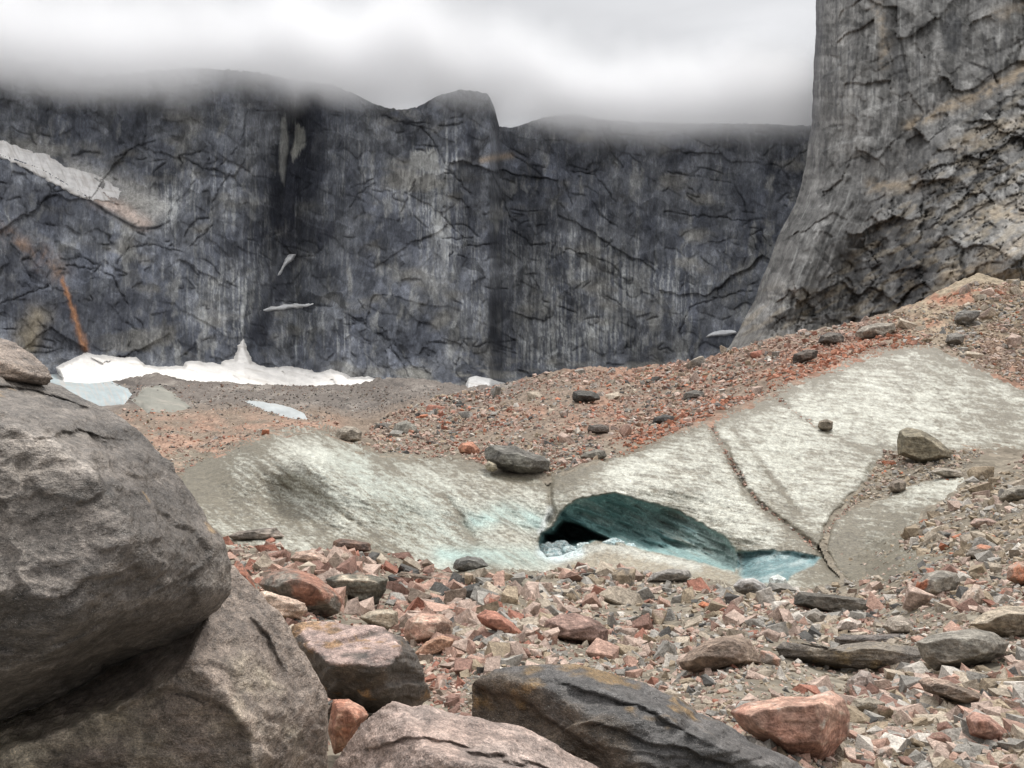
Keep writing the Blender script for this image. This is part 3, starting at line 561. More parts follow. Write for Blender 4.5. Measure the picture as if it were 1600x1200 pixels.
patch('ice_patch', 'bluish bare ice dome on the valley floor just right of the giant boulder top', 'ice patch', [(60, 588), (130, 587), (170, 593), (200, 606), (209, 617), (195, 632), (160, 636), (100, 640), (50, 640)], D, 3.5, (.34, .39, .40), M_snow, lift=1.0, streak=.7, wob=2, edge=10)
patch('ice_patch', 'narrow pale ice tongue on the valley floor left of the grey hill', 'ice patch', [(380, 626), (410, 628), (445, 634), (475, 646), (482, 656), (450, 652), (415, 642)], D, 2.5, (.38, .40, .40), M_snow, lift=.7, wob=2, edge=5)
patch('ice_patch', 'dirty grey ice slope with a pale edge behind the giant boulder', 'ice patch', [(205, 625), (225, 605), (250, 600), (268, 612), (300, 636), (275, 645), (230, 645)], D, 2.5, (.22, .215, .185), M_snow, lift=.5, wob=4, edge=8)

# ------------------------------------------------------------------ rocks
def ico(n):
    bm = bmesh.new(); bmesh.ops.create_icosphere(bm, subdivisions=n, radius=1)
    v = np.array([x.co[:] for x in bm.verts]); f = np.array([[x.index for x in p.verts] for p in bm.faces]); bm.free()
    return v / np.linalg.norm(v, axis=1)[:, None], f
ICO = {k: ico(k) for k in (1, 2, 4, 5, 6)}
ICO[7] = None
rng = np.random.RandomState(11)
PAL = {'pale pink': (.45, .34, .28), 'rust red': (.33, .15, .105), 'beige': (.41, .345, .27), 'grey': (.30, .28, .25), 'dark grey': (.10, .095, .088), 'white': (.52, .475, .42), 'brown red': (.23, .135, .105), 'orange red': (.44, .175, .10), 'salmon': (.42, .27, .21), 'black': (.045, .04, .038), 'brown': (.20, .15, .115), 'tan': (.34, .27, .19)}
def hero(name, label, outline, col, col2=None, d=None, thick=.5, facets=None, seed=0, sub=5, p=14, amp=.03, lam=0.0, group=None, cat='boulder', mat=None, ts=None, patchc=None, sink=.05, tilt=.45, lamdir=(0, .2, 1), topc=None, nf=5, pk=4, ledges=(), spots=None):
    O = np.array(outline, float)
    x0, y0 = O[:, 0], O[:, 1]; cr_ = x0 * np.roll(y0, -1) - np.roll(x0, -1) * y0; A = cr_.sum() / 2
    uc = ((x0 + np.roll(x0, -1)) * cr_).sum() / (6 * A); vc = ((y0 + np.roll(y0, -1)) * cr_).sum() / (6 * A)
    Wd, Hd = np.ptp(x0), np.ptp(y0)
    if d is None:
        d = float(D(uc, O[:, 1].max() - .12 * Hd))
        size = max(Wd, Hd) / F * d; d = d + sink * thick * size
    k = d / F; w_, h_ = Wd * k / 2, Hd * k / 2; T = thick * 2 * min(max(w_, h_), 1.6 * min(w_, h_))
    # boundary radius table
    B = np.vstack([O, O[:1]]); pts = np.concatenate([np.linspace(B[i], B[i + 1], 24, endpoint=False) for i in range(len(O))])
    bx = (pts[:, 0] - uc) * k; bz = -(pts[:, 1] - vc) * k; th = np.arctan2(bz, bx); r = np.hypot(bx, bz); o_ = np.argsort(th); th, r = th[o_], r[o_]
    if ICO.get(sub) is None: ICO[sub] = ico(sub)
    sv3, fc = ICO[sub]
    dr = sv3 * np.array([w_, T, h_]); dr = dr / np.linalg.norm(dr, axis=1)[:, None]
    ta = np.arctan2(dr[:, 2], dr[:, 0]); rr = np.interp(ta, th, r, period=2 * math.pi)
    hy = np.hypot(dr[:, 0], dr[:, 2])
    R = [rr / (hy + tilt * np.abs(dr[:, 1]) * rr / T + 1e-6), T / (np.abs(dr[:, 1]) + 1e-6)]
    rg = np.random.RandomState(seed + 5)
    if facets is None:
        facets = [(rg.uniform(-.7, -.2), -.8, rg.uniform(.2, .6), rg.uniform(.55, .75)), (rg.uniform(.2, .8), -.75, rg.uniform(-.1, .4), rg.uniform(.55, .75)), (rg.uniform(-.3, .3), -.6, rg.uniform(.6, 1), rg.uniform(.6, .8)), (rg.uniform(-.3, .3), -.8, -.5, rg.uniform(.6, .8))]
    for f in facets:
        n = np.array(f[:3], float); n /= np.linalg.norm(n); h = f[3] * (abs(n[0]) * w_ + abs(n[1]) * T + abs(n[2]) * h_)
        dn = dr @ n; R.append(np.where(dn > .02, h / np.maximum(dn, .02), 1e6))
    for j in range(nf + 3):          # smaller chipped faces
        n = rg.normal(size=3); n /= np.linalg.norm(n); h = rg.uniform(.56, .82) * (abs(n[0]) * w_ + abs(n[1]) * T + abs(n[2]) * h_)
        if abs(n[1]) < .45: n[1] = -.5; n /= np.linalg.norm(n)
        dn = dr @ n; R.append(np.where(dn > .02, h / np.maximum(dn, .02), 1e6))
    p = p * pk
    rid = np.argmin(np.array(R), 0)
    R = np.array(R); m = R.min(0); Rm = m * ((R / m) ** -p).sum(0) ** (-1 / p)
    Rm *= 1 + .35 / p
    X = dr * Rm[:, None]; size = max(w_, h_) * 2
    q_ = X / size
    amp_ = amp * size
    disp = fbm(q_ * 2.6, 6, seed + 1, .62) * 1.1 - np.abs(fbm(q_ * np.array([5, 5, 9]), 5, seed + 2, .6)) * 1.0
    st_ = fbm(q_ * np.array([1.6, 1.6, 3.5]), 4, seed + 3, .55) * 5; fl_ = np.floor(st_); disp = disp + .35 * (fl_ + ss(st_ - fl_, 0, .15))
    ld = np.array(lamdir, float); ld /= np.linalg.norm(ld)
    if lam:
        a_ = q_ @ ld; tn = np.abs(np.cross(ld, [1, 0, .001])); wob = fbm(q_ * 1.7, 3, seed + 4) * .35
        s_ = (a_ + wob * .25) * 13; fl = np.floor(s_); fr = s_ - fl
        lay = _g[(fl.astype(int) + 64) & 255, 0] * (1 - ss(fr, .75, 1)) + _g[(fl.astype(int) + 65) & 255, 0] * ss(fr, .75, 1)
        disp = disp + lam * lay + lam * .6 * fbm(np.stack([q_[:, 0] * 2, q_[:, 1] * 2, a_ * 40], -1), 3, seed + 6)
    disp = disp - np.percentile(disp, 80); disp = disp * (.45 + .55 * np.abs(dr[:, 1]))
    X = X + dr * (disp * amp_)[:, None]
    c = np.zeros((len(X), 3)) + np.array(col)
    n1 = fbm(q_ * 1.8, 5, seed + 7, .6); n2 = fbm(q_ * 3.2, 5, seed + 8, .6)
    if col2 is not None: c = mixc(c, col2, ss(n1, -.12, .18) * .9)
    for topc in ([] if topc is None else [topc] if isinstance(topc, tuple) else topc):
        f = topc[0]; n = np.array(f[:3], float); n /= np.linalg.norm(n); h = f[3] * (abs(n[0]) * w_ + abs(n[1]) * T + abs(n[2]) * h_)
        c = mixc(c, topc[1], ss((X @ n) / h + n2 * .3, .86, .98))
    if patchc is not None: c = mixc(c, patchc, ss(n2 + .4 * fbm(q_ * 14, 3, seed + 12), .16, .34) * .85)
    lc = fbm(np.stack([q_[:, 0] * 3, q_[:, 1] * 3, (q_ @ ld) * 22], -1), 4, seed + 9, .6)
    ft = rg.uniform(.66, 1.34, len(R)); ft[0] = 1; c = c * ft[rid][:, None]
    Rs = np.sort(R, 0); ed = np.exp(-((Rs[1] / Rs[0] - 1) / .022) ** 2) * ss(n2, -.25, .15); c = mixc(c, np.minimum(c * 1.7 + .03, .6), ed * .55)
    c = c * (1 + .85 * lc + .3 * n1 + .25 * fbm(q_ * 30, 3, seed + 10, .7))[:, None]
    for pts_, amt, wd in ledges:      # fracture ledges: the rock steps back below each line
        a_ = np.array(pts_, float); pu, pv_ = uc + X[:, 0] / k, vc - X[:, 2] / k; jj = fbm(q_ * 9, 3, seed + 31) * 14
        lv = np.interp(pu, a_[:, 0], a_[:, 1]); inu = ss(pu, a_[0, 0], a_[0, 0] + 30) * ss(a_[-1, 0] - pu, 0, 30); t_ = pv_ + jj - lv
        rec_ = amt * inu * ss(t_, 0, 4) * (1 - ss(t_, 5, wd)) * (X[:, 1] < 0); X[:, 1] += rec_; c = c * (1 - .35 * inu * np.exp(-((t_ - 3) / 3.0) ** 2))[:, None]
    if spots: c = mixc(c, spots, ss(fbm(q_ * 13, 4, seed + 33), .40, .5) * .7)
    X = X + np.array([(uc - 800) * k, 0, -(vc - 600) * k]); X[:, [0, 2]] *= ((d + X[:, 1]) / d)[:, None]; X[:, 1] += d   # its depth runs along the line of sight
    Xw = rotc(X) + CAM
    loc = np.array([Xw[:, 0].mean(), Xw[:, 1].mean(), Xw[:, 2].min()])
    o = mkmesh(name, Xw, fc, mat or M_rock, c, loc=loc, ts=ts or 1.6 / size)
    tag(o, label, cat, group); HER.append((uc, vc, label, Wd)); return o
HER = []
BK = PAL
# the giant boulder and the ones in front
hero('boulder', 'giant dark grey boulder filling the left edge of the view', [(-620, 560), (-200, 505), (0, 560), (60, 585), (100, 597), (160, 628), (205, 662), (255, 715), (290, 755), (322, 800), (350, 838), (364, 880), (362, 920), (345, 950), (300, 985), (245, 1015), (190, 1045), (140, 1075), (60, 1110), (0, 1140), (-300, 1220), (-620, 1250)],
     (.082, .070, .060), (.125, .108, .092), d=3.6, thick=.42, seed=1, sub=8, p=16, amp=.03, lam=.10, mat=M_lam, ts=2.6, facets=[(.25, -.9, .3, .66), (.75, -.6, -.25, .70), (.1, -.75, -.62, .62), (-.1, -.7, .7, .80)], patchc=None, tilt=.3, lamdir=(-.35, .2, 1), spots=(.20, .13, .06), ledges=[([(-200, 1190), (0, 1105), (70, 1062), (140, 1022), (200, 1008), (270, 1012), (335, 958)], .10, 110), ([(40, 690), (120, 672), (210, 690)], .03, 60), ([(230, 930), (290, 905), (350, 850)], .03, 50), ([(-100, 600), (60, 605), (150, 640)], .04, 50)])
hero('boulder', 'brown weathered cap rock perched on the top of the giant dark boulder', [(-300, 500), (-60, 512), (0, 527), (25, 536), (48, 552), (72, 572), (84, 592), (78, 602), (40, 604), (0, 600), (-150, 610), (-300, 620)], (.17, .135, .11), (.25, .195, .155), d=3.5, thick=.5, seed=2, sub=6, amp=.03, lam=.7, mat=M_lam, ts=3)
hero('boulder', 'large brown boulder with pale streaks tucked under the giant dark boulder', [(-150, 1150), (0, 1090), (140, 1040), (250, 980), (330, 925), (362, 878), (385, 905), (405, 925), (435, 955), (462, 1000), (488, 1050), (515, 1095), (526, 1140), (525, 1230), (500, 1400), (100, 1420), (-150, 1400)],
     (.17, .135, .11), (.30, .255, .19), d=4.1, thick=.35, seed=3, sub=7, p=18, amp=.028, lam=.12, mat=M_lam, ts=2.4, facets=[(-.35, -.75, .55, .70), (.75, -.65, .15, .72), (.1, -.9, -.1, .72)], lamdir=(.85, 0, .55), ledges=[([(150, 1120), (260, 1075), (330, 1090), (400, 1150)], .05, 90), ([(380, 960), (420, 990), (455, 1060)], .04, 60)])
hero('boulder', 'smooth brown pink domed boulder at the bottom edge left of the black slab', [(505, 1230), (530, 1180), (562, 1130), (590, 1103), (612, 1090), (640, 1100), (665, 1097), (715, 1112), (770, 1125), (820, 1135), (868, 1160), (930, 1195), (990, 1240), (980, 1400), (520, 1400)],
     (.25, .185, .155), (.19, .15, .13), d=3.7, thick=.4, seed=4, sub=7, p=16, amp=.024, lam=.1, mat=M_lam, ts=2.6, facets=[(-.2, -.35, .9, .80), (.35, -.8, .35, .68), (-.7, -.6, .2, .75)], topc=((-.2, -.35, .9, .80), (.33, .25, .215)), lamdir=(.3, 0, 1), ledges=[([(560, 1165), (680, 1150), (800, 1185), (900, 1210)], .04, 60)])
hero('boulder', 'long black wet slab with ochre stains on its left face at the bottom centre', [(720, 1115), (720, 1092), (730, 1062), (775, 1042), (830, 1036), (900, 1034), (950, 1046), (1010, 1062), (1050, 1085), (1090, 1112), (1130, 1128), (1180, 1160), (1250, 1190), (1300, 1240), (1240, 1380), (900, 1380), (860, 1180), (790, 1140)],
     (.048, .045, .043), (.085, .078, .074), d=4.35, thick=.38, seed=5, sub=7, p=30, amp=.03, lam=.3, mat=M_lam, ts=2.2, facets=[(.15, -.45, .9, .66), (-.6, -.8, -.05, .46), (.3, -.9, .25, .52)], topc=[((.15, -.45, .9, .66), (.15, .138, .135)), ((-.6, -.8, -.05, .46), (.055, .042, .03))], patchc=(.13, .08, .03), lamdir=(-.4, 0, 1), ledges=[([(725, 1068), (800, 1085), (870, 1130), (960, 1190)], .06, 60), ([(860, 1060), (1000, 1100), (1100, 1160)], .04, 40), ([(900, 1120), (1040, 1165), (1160, 1200)], .04, 40)])  # lighter top facet: white sheen of the slab put into its colour
hero('boulder', 'dark slab with ochre stains on its underside and a pink brown top', [(443, 972), (470, 962), (510, 962), (555, 972), (600, 980), (632, 993), (648, 1015), (668, 1055), (690, 1098), (670, 1112), (620, 1118), (560, 1112), (510, 1090), (480, 1050), (460, 1010)],
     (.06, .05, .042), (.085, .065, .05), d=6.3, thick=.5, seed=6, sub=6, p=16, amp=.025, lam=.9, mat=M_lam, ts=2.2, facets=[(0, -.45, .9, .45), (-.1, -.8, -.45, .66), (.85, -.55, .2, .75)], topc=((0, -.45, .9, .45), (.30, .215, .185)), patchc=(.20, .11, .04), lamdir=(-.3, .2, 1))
hero('boulder', 'big salmon red faceted boulder near the bottom right of centre', [(1140, 1112), (1165, 1098), (1195, 1093), (1222, 1087), (1262, 1088), (1298, 1078), (1320, 1092), (1330, 1118), (1332, 1145), (1312, 1165), (1298, 1185), (1272, 1205), (1240, 1195), (1200, 1165), (1160, 1140)],
     (.42, .23, .17), (.46, .29, .22), d=5.05, thick=.5, seed=7, sub=6, p=24, amp=.02, ts=2.4, facets=[(-.35, -.5, .8, .58), (.8, -.6, .1, .62), (-.1, -.85, .1, .66), (.2, -.8, -.5, .7)], patchc=(.52, .40, .33))
hero('boulder', 'small orange red rock wedged between the brown boulders at the bottom left', [(520, 1092), (545, 1092), (568, 1105), (577, 1118), (560, 1140), (540, 1172), (522, 1180), (512, 1140)], (.42, .20, .135), (.5, .30, .22), d=4.9, thick=.5, seed=8, amp=.02, ts=3)
hero('boulder', 'grey and red two toned wedge boulder above the pink topped slab', [(402, 912), (418, 897), (442, 887), (465, 889), (490, 897), (520, 918), (538, 938), (532, 958), (512, 966), (480, 962), (450, 945), (420, 928)],
     (.21, .185, .155), (.40, .20, .14), thick=.5, seed=9, sub=6, p=20, amp=.02, lam=.3, facets=[(-.3, -.4, .85, .62), (.7, -.7, .2, .62), (-.1, -.8, -.5, .6)])
hero('boulder', 'pale layered boulder directly left of the pink topped slab', [(400, 925), (415, 922), (445, 932), (478, 942), (482, 955), (470, 968), (430, 972), (405, 962)], (.40, .29, .22), (.46, .35, .27), thick=.5, seed=10, lam=1.0, mat=M_lam)
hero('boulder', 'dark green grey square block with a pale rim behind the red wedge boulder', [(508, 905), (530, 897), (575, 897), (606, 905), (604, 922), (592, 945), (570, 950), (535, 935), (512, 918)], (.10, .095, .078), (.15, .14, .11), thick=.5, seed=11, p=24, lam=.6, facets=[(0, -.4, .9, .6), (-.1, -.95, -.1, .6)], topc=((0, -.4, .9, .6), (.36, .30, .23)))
hero('boulder', 'pink cracked block between the pink topped slab and the rust coloured slab', [(630, 985), (636, 968), (655, 958), (690, 960), (708, 972), (708, 992), (690, 1003), (660, 1010), (640, 1006), (632, 995)], (.44, .30, .23), (.42, .25, .19), thick=.5, seed=12, p=26, facets=[(-.2, -.4, .9, .55), (.8, -.6, 0, .6), (-.6, -.75, 0, .62)])
hero('boulder', 'flat orange brown slab leaning below the pink cracked block', [(645, 1022), (665, 1003), (690, 992), (712, 998), (708, 1012), (680, 1026), (655, 1030)], (.42, .25, .17), None, thick=.5, seed=13, p=24)
hero('boulder', 'beige square block left of the pink cracked block', [(560, 965), (578, 955), (605, 951), (622, 955), (623, 980), (612, 990), (585, 982)], (.34, .28, .21), (.40, .34, .26), thick=.5, seed=14, p=24)
hero('boulder', 'smooth rust red slab leaning right in the middle of the rubble', [(744, 962), (758, 952), (775, 955), (800, 972), (818, 990), (815, 1002), (795, 998), (770, 985), (752, 975)], (.40, .185, .13), (.36, .17, .12), thick=.5, seed=15, p=22, amp=.012)
hero('boulder', 'dark red brown faceted boulder below the cave mound', [(845, 990), (852, 970), (870, 960), (900, 958), (935, 970), (952, 985), (950, 1005), (930, 1012), (895, 1008), (865, 1000)], (.21, .135, .11), (.29, .19, .155), thick=.5, seed=16, p=24, facets=[(-.1, -.4, .85, .6), (-.65, -.7, 0, .6), (.6, -.75, .2, .6)])
hero('boulder', 'brown triangular boulder right of centre with a dark base', [(1060, 1035), (1075, 1020), (1100, 1003), (1130, 993), (1152, 992), (1172, 1000), (1184, 1020), (1190, 1035), (1165, 1042), (1140, 1048), (1110, 1055), (1085, 1052), (1065, 1045)], (.27, .20, .155), (.31, .235, .18), thick=.5, seed=17, sub=6, p=22, amp=.018, facets=[(-.25, -.5, .8, .62), (.55, -.75, .15, .62), (-.1, -.7, -.7, .55)])
hero('boulder', 'long dark slab with a wavy top edge right of the brown triangular boulder', [(1210, 1012), (1222, 1002), (1242, 997), (1262, 1005), (1290, 1015), (1318, 1005), (1350, 1000), (1395, 1003), (1430, 1010), (1460, 1022), (1472, 1042), (1462, 1052), (1440, 1055), (1400, 1050), (1340, 1050), (1290, 1042), (1245, 1034), (1218, 1026)], (.10, .085, .07), (.15, .125, .095), thick=.4, seed=18, sub=6, p=20, amp=.022, lam=.7, mat=M_lam, ts=1.6, facets=[(0, -.35, .9, .72), (0, -.8, -.5, .66), (.7, -.7, 0, .75)], patchc=(.19, .14, .075))
hero('boulder', 'dark curved slab lying behind the long wavy slab', [(1290, 998), (1320, 992), (1370, 990), (1405, 990), (1445, 1000), (1450, 1012), (1400, 1012), (1330, 1012), (1300, 1008)], (.085, .07, .06), None, thick=.5, seed=19, lam=.6, mat=M_lam)
hero('boulder', 'flat black block with square ends in front of the turquoise ice', [(1232, 930), (1245, 924), (1300, 928), (1348, 935), (1362, 944), (1356, 962), (1335, 966), (1290, 958), (1250, 948), (1234, 942)], (.085, .078, .068), (.14, .125, .105), thick=.5, seed=20, sub=6, p=26, amp=.02, lam=.4, facets=[(0, -.3, .95, .70), (.1, -.97, 0, .6)])
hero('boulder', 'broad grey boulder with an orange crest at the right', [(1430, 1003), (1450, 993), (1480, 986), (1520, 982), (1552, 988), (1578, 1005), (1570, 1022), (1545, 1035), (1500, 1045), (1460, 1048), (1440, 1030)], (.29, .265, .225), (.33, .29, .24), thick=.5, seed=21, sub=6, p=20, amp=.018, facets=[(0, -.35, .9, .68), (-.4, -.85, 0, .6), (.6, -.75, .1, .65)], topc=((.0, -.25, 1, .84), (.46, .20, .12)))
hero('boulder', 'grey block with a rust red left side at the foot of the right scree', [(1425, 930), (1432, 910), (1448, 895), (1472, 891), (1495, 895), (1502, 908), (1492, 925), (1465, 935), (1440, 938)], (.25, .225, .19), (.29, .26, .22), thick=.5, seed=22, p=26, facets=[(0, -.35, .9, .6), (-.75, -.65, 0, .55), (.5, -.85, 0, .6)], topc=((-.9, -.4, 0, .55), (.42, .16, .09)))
hero('boulder', 'grey rock with an orange top on the right scree', [(1508, 868), (1515, 856), (1532, 850), (1552, 854), (1560, 864), (1545, 875), (1520, 877)], (.25, .22, .185), None, thick=.5, seed=23, p=22, topc=((0, -.3, 1, .6), (.46, .22, .14)))
hero('boulder', 'large tan rectangular block resting on the ice slope at the right', [(1401, 690), (1405, 673), (1416, 666), (1440, 672), (1465, 686), (1487, 706), (1487, 716), (1465, 722), (1440, 726), (1420, 717), (1402, 710)], (.20, .175, .125), (.25, .215, .155), thick=.5, seed=24, sub=6, p=28, amp=.015, lam=.4, d=56.5, facets=[(.2, -.45, .85, .62), (-.15, -.95, -.1, .55), (.8, -.6, 0, .7)], topc=((.2, -.45, .85, .62), (.37, .31, .235)))
hero('boulder', 'small brown block alone on the middle of the ice slope', [(1277, 666), (1280, 658), (1291, 654), (1302, 659), (1301, 670), (1292, 675), (1281, 671)], (.17, .14, .105), (.25, .21, .16), thick=.5, seed=25, p=26, d=64, facets=[(0, -.4, .9, .55), (0, -1, 0, .6)])
hero('boulder', 'big grey boulder on the ice crest directly above the cave', [(749, 703), (756, 697), (780, 696), (806, 697), (822, 705), (850, 713), (860, 720), (858, 735), (842, 744), (815, 744), (790, 737), (770, 729), (757, 716)], (.20, .19, .165), (.13, .12, .105), thick=.5, seed=26, sub=6, p=18, amp=.02, lam=.5, d=52.6, facets=[(0, -.35, .9, .66), (-.4, -.85, -.2, .62), (.4, -.8, -.4, .7)])
hero('boulder', 'small cream rock at the lower left corner of the big grey crest boulder', [(757, 727), (763, 720), (775, 725), (778, 733), (770, 738), (760, 734)], (.40, .35, .26), None, thick=.5, seed=27, p=24, d=51.2)
hero('boulder', 'dark flat topped rock on the ice crest right of the big grey boulder', [(905, 714), (912, 707), (930, 702), (945, 704), (950, 712), (940, 719), (915, 721)], (.13, .12, .10), (.21, .19, .16), thick=.5, seed=28, p=22)
hero('boulder', 'black square block high on the red moraine slope', [(894, 624), (895, 612), (905, 609), (925, 611), (938, 616), (938, 625), (920, 628), (900, 629)], (.065, .06, .055), (.09, .085, .075), thick=.5, seed=29, p=26)
hero('boulder', 'dark striped block in the middle of the red moraine slope', [(917, 670), (920, 664), (940, 663), (953, 667), (952, 676), (935, 679), (919, 680)], (.12, .10, .085), None, thick=.5, seed=30, p=24, lam=.8)
hero('boulder', 'black flat rock on the red moraine right of the dark striped block', [(1018, 661), (1022, 652), (1038, 647), (1052, 650), (1055, 657), (1040, 664), (1022, 665)], (.075, .07, .065), None, thick=.5, seed=31, p=24)
hero('boulder', 'grey black rock near the upper right of the red moraine slope', [(1065, 620), (1070, 613), (1085, 609), (1100, 612), (1102, 620), (1085, 624), (1068, 625)], (.13, .12, .105), None, thick=.5, seed=32, p=24)
hero('boulder', 'small black rock on the crest edge above the dirt filled crack', [(1106, 640), (1110, 631), (1122, 629), (1131, 635), (1128, 643), (1112, 644)], (.09, .082, .075), None, thick=.5, seed=33, p=24)
hero('boulder', 'black ridge block with a white rock on top beside the grey slab', [(1278, 535), (1282, 524), (1295, 519), (1312, 520), (1321, 527), (1317, 536), (1298, 541)], (.08, .072, .065), (.15, .13, .11), thick=.5, seed=34, p=24)
hero('boulder', 'dark tilted block with striped side on the upper red moraine', [(1236, 562), (1240, 553), (1262, 545), (1280, 548), (1278, 558), (1258, 566), (1240, 570)], (.11, .09, .075), None, thick=.5, seed=35, p=24, lam=.8)
hero('boulder', 'wide pale grey slab on the ridge above the upper ice slope', [(1330, 524), (1348, 510), (1372, 504), (1398, 505), (1400, 515), (1388, 526), (1360, 532), (1336, 531)], (.33, .29, .24), (.26, .23, .19), thick=.5, seed=36, p=20)
hero('boulder', 'grey striped block standing on the upper right scree', [(1489, 502), (1494, 489), (1505, 484), (1530, 485), (1532, 492), (1520, 504), (1505, 510)], (.22, .205, .18), (.15, .14, .125), thick=.5, seed=37, p=24, lam=1)
hero('boulder', 'dark grey block on the scree just right of the upper ice crest', [(1476, 535), (1480, 523), (1495, 519), (1508, 524), (1505, 535), (1490, 541)], (.18, .165, .145), None, thick=.5, seed=38, p=24)
hero('boulder', 'tan block on the left end of the ice crest behind the glacier', [(521, 690), (527, 672), (540, 665), (555, 667), (566, 675), (564, 688), (545, 694)], (.30, .26, .21), (.36, .31, .25), thick=.5, seed=39, p=22)
hero('boulder', 'grey humped rock behind the ice crest right of the tan block', [(610, 676), (618, 662), (635, 656), (650, 665), (655, 677), (640, 682), (620, 680)], (.25, .235, .20), None, thick=.5, seed=40, p=20)
hero('boulder', 'dark brown rock left of the grey humped rock', [(583, 671), (588, 662), (600, 660), (611, 667), (606, 674), (590, 675)], (.13, .115, .10), None, thick=.5, seed=41, p=22)
hero('boulder', 'rusty orange rock on the ice crest left of the big grey boulder', [(715, 700), (720, 692), (738, 690), (750, 702), (748, 714), (730, 712), (718, 708)], (.42, .20, .13), None, thick=.5, seed=42, p=20)
hero('boulder', 'grey white rock at the left edge of the turquoise ice', [(1145, 915), (1155, 905), (1178, 903), (1195, 912), (1204, 926), (1195, 936), (1170, 932), (1150, 925)], (.26, .24, .22), (.42, .40, .38), thick=.5, seed=43, p=20)
hero('ice_block', 'pale melting ice chunk standing in front of the turquoise ice', [(1198, 915), (1203, 902), (1215, 897), (1228, 904), (1233, 918), (1218, 924), (1203, 922)], (.62, .66, .62), None, thick=.5, seed=44, p=14, cat='ice block', mat=M_ice)
hero('boulder', 'flat orange rock lying right of the pale ice chunk', [(1212, 916), (1220, 912), (1238, 911), (1245, 917), (1235, 923), (1218, 922)], (.46, .19, .11), None, thick=.5, seed=45, p=20, d=33)
hero('boulder', 'wide flat grey rock below the right end of the cave mound', [(1008, 908), (1020, 895), (1045, 889), (1075, 890), (1086, 900), (1070, 908), (1030, 912)], (.28, .26, .235), (.22, .205, .185), thick=.5, seed=46, p=18)
hero('boulder', 'pinkish grey pyramid rock above the green wet stones', [(1318, 1082), (1325, 1062), (1345, 1047), (1360, 1050), (1368, 1070), (1362, 1082), (1340, 1090)], (.38, .31, .27), (.28, .24, .21), thick=.6, seed=47, p=24)
hero('boulder', 'brown layered rock below the pinkish grey pyramid rock', [(1322, 1108), (1335, 1092), (1360, 1090), (1384, 1098), (1382, 1112), (1355, 1120), (1332, 1120)], (.17, .145, .11), None, thick=.5, seed=48, p=20, lam=.9, mat=M_lam)
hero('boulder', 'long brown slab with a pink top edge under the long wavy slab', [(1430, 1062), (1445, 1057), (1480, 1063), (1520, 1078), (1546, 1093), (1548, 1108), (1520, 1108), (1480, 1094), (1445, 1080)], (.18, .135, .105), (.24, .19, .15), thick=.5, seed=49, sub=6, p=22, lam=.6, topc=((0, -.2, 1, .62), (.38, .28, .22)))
hero('boulder', 'red brown wedge at the lower right corner', [(1508, 1120), (1522, 1111), (1545, 1118), (1572, 1140), (1585, 1160), (1570, 1170), (1540, 1160), (1515, 1148)], (.32, .17, .125), (.38, .23, .18), thick=.5, seed=50, p=22)
hero('boulder', 'pale pink pointed rock left of the broad beige boulder', [(1496, 945), (1505, 928), (1522, 912), (1532, 915), (1540, 935), (1532, 950), (1508, 955)], (.46, .36, .29), None, thick=.6, seed=51, p=24)
hero('boulder', 'broad beige boulder at the right edge', [(1515, 975), (1535, 958), (1565, 946), (1620, 948), (1650, 970), (1620, 1000), (1580, 1002), (1545, 990)], (.40, .335, .255), (.44, .37, .29), thick=.45, seed=52, sub=6, p=20)
hero('boulder', 'white pink flat rock in the hollow below the black block', [(1303, 985), (1312, 970), (1328, 964), (1348, 974), (1345, 986), (1322, 990)], (.56, .47, .41), None, thick=.5, seed=53, p=22)
hero('boulder', 'grey block touching the left end of the white pink rock', [(1250, 968), (1260, 955), (1275, 950), (1290, 962), (1285, 976), (1262, 980)], (.30, .27, .235), None, thick=.5, seed=54, p=24)
hero('boulder', 'grey brown angular rock between the white pink rock and the right scree', [(1378, 978), (1388, 965), (1405, 960), (1428, 972), (1438, 988), (1420, 997), (1390, 992)], (.27, .23, .19), (.34, .29, .24), thick=.5, seed=55, p=22)
hero('boulder', 'dark brown rock at the ice toe above the left rubble', [(514, 858), (518, 846), (532, 841), (560, 845), (588, 850), (585, 860), (555, 866), (525, 868)], (.15, .105, .085), (.24, .15, .11), thick=.5, seed=56, p=22, lam=.5)
hero('boulder', 'thin grey slab at the ice toe beside the giant dark boulder', [(355, 838), (372, 830), (405, 826), (432, 824), (445, 838), (430, 846), (390, 846), (362, 845)], (.30, .25, .21), (.15, .13, .11), thick=.5, seed=57, p=22, lam=.8)
hero('boulder', 'rounded grey rock partly frozen in the ice toe', [(705, 888), (712, 874), (730, 868), (752, 872), (765, 884), (750, 893), (722, 894)], (.17, .165, .15), None, thick=.5, seed=58, p=12)
hero('boulder', 'brown block on the scree wedge below the tan rectangular block', [(1388, 760), (1392, 752), (1405, 749), (1417, 753), (1415, 765), (1405, 772), (1393, 770)], (.22, .18, .145), None, thick=.5, seed=59, p=24)
hero('boulder', 'flat grey slab at the tip of the scree wedge on the ice', [(1452, 738), (1465, 730), (1490, 733), (1512, 740), (1505, 747), (1475, 746)], (.32, .28, .23), None, thick=.5, seed=60, p=22)
hero('boulder', 'pink grey elongated rock on the right scree above the orange topped rock', [(1514, 818), (1522, 810), (1545, 810), (1562, 817), (1550, 824), (1525, 828)], (.42, .30, .25), None, thick=.5, seed=61, p=22)
hero('boulder', 'long grey slab near the top of the right scree', [(1558, 782), (1570, 765), (1590, 758), (1625, 758), (1630, 770), (1600, 782), (1575, 786)], (.28, .25, .205), None, thick=.5, seed=62, p=22)
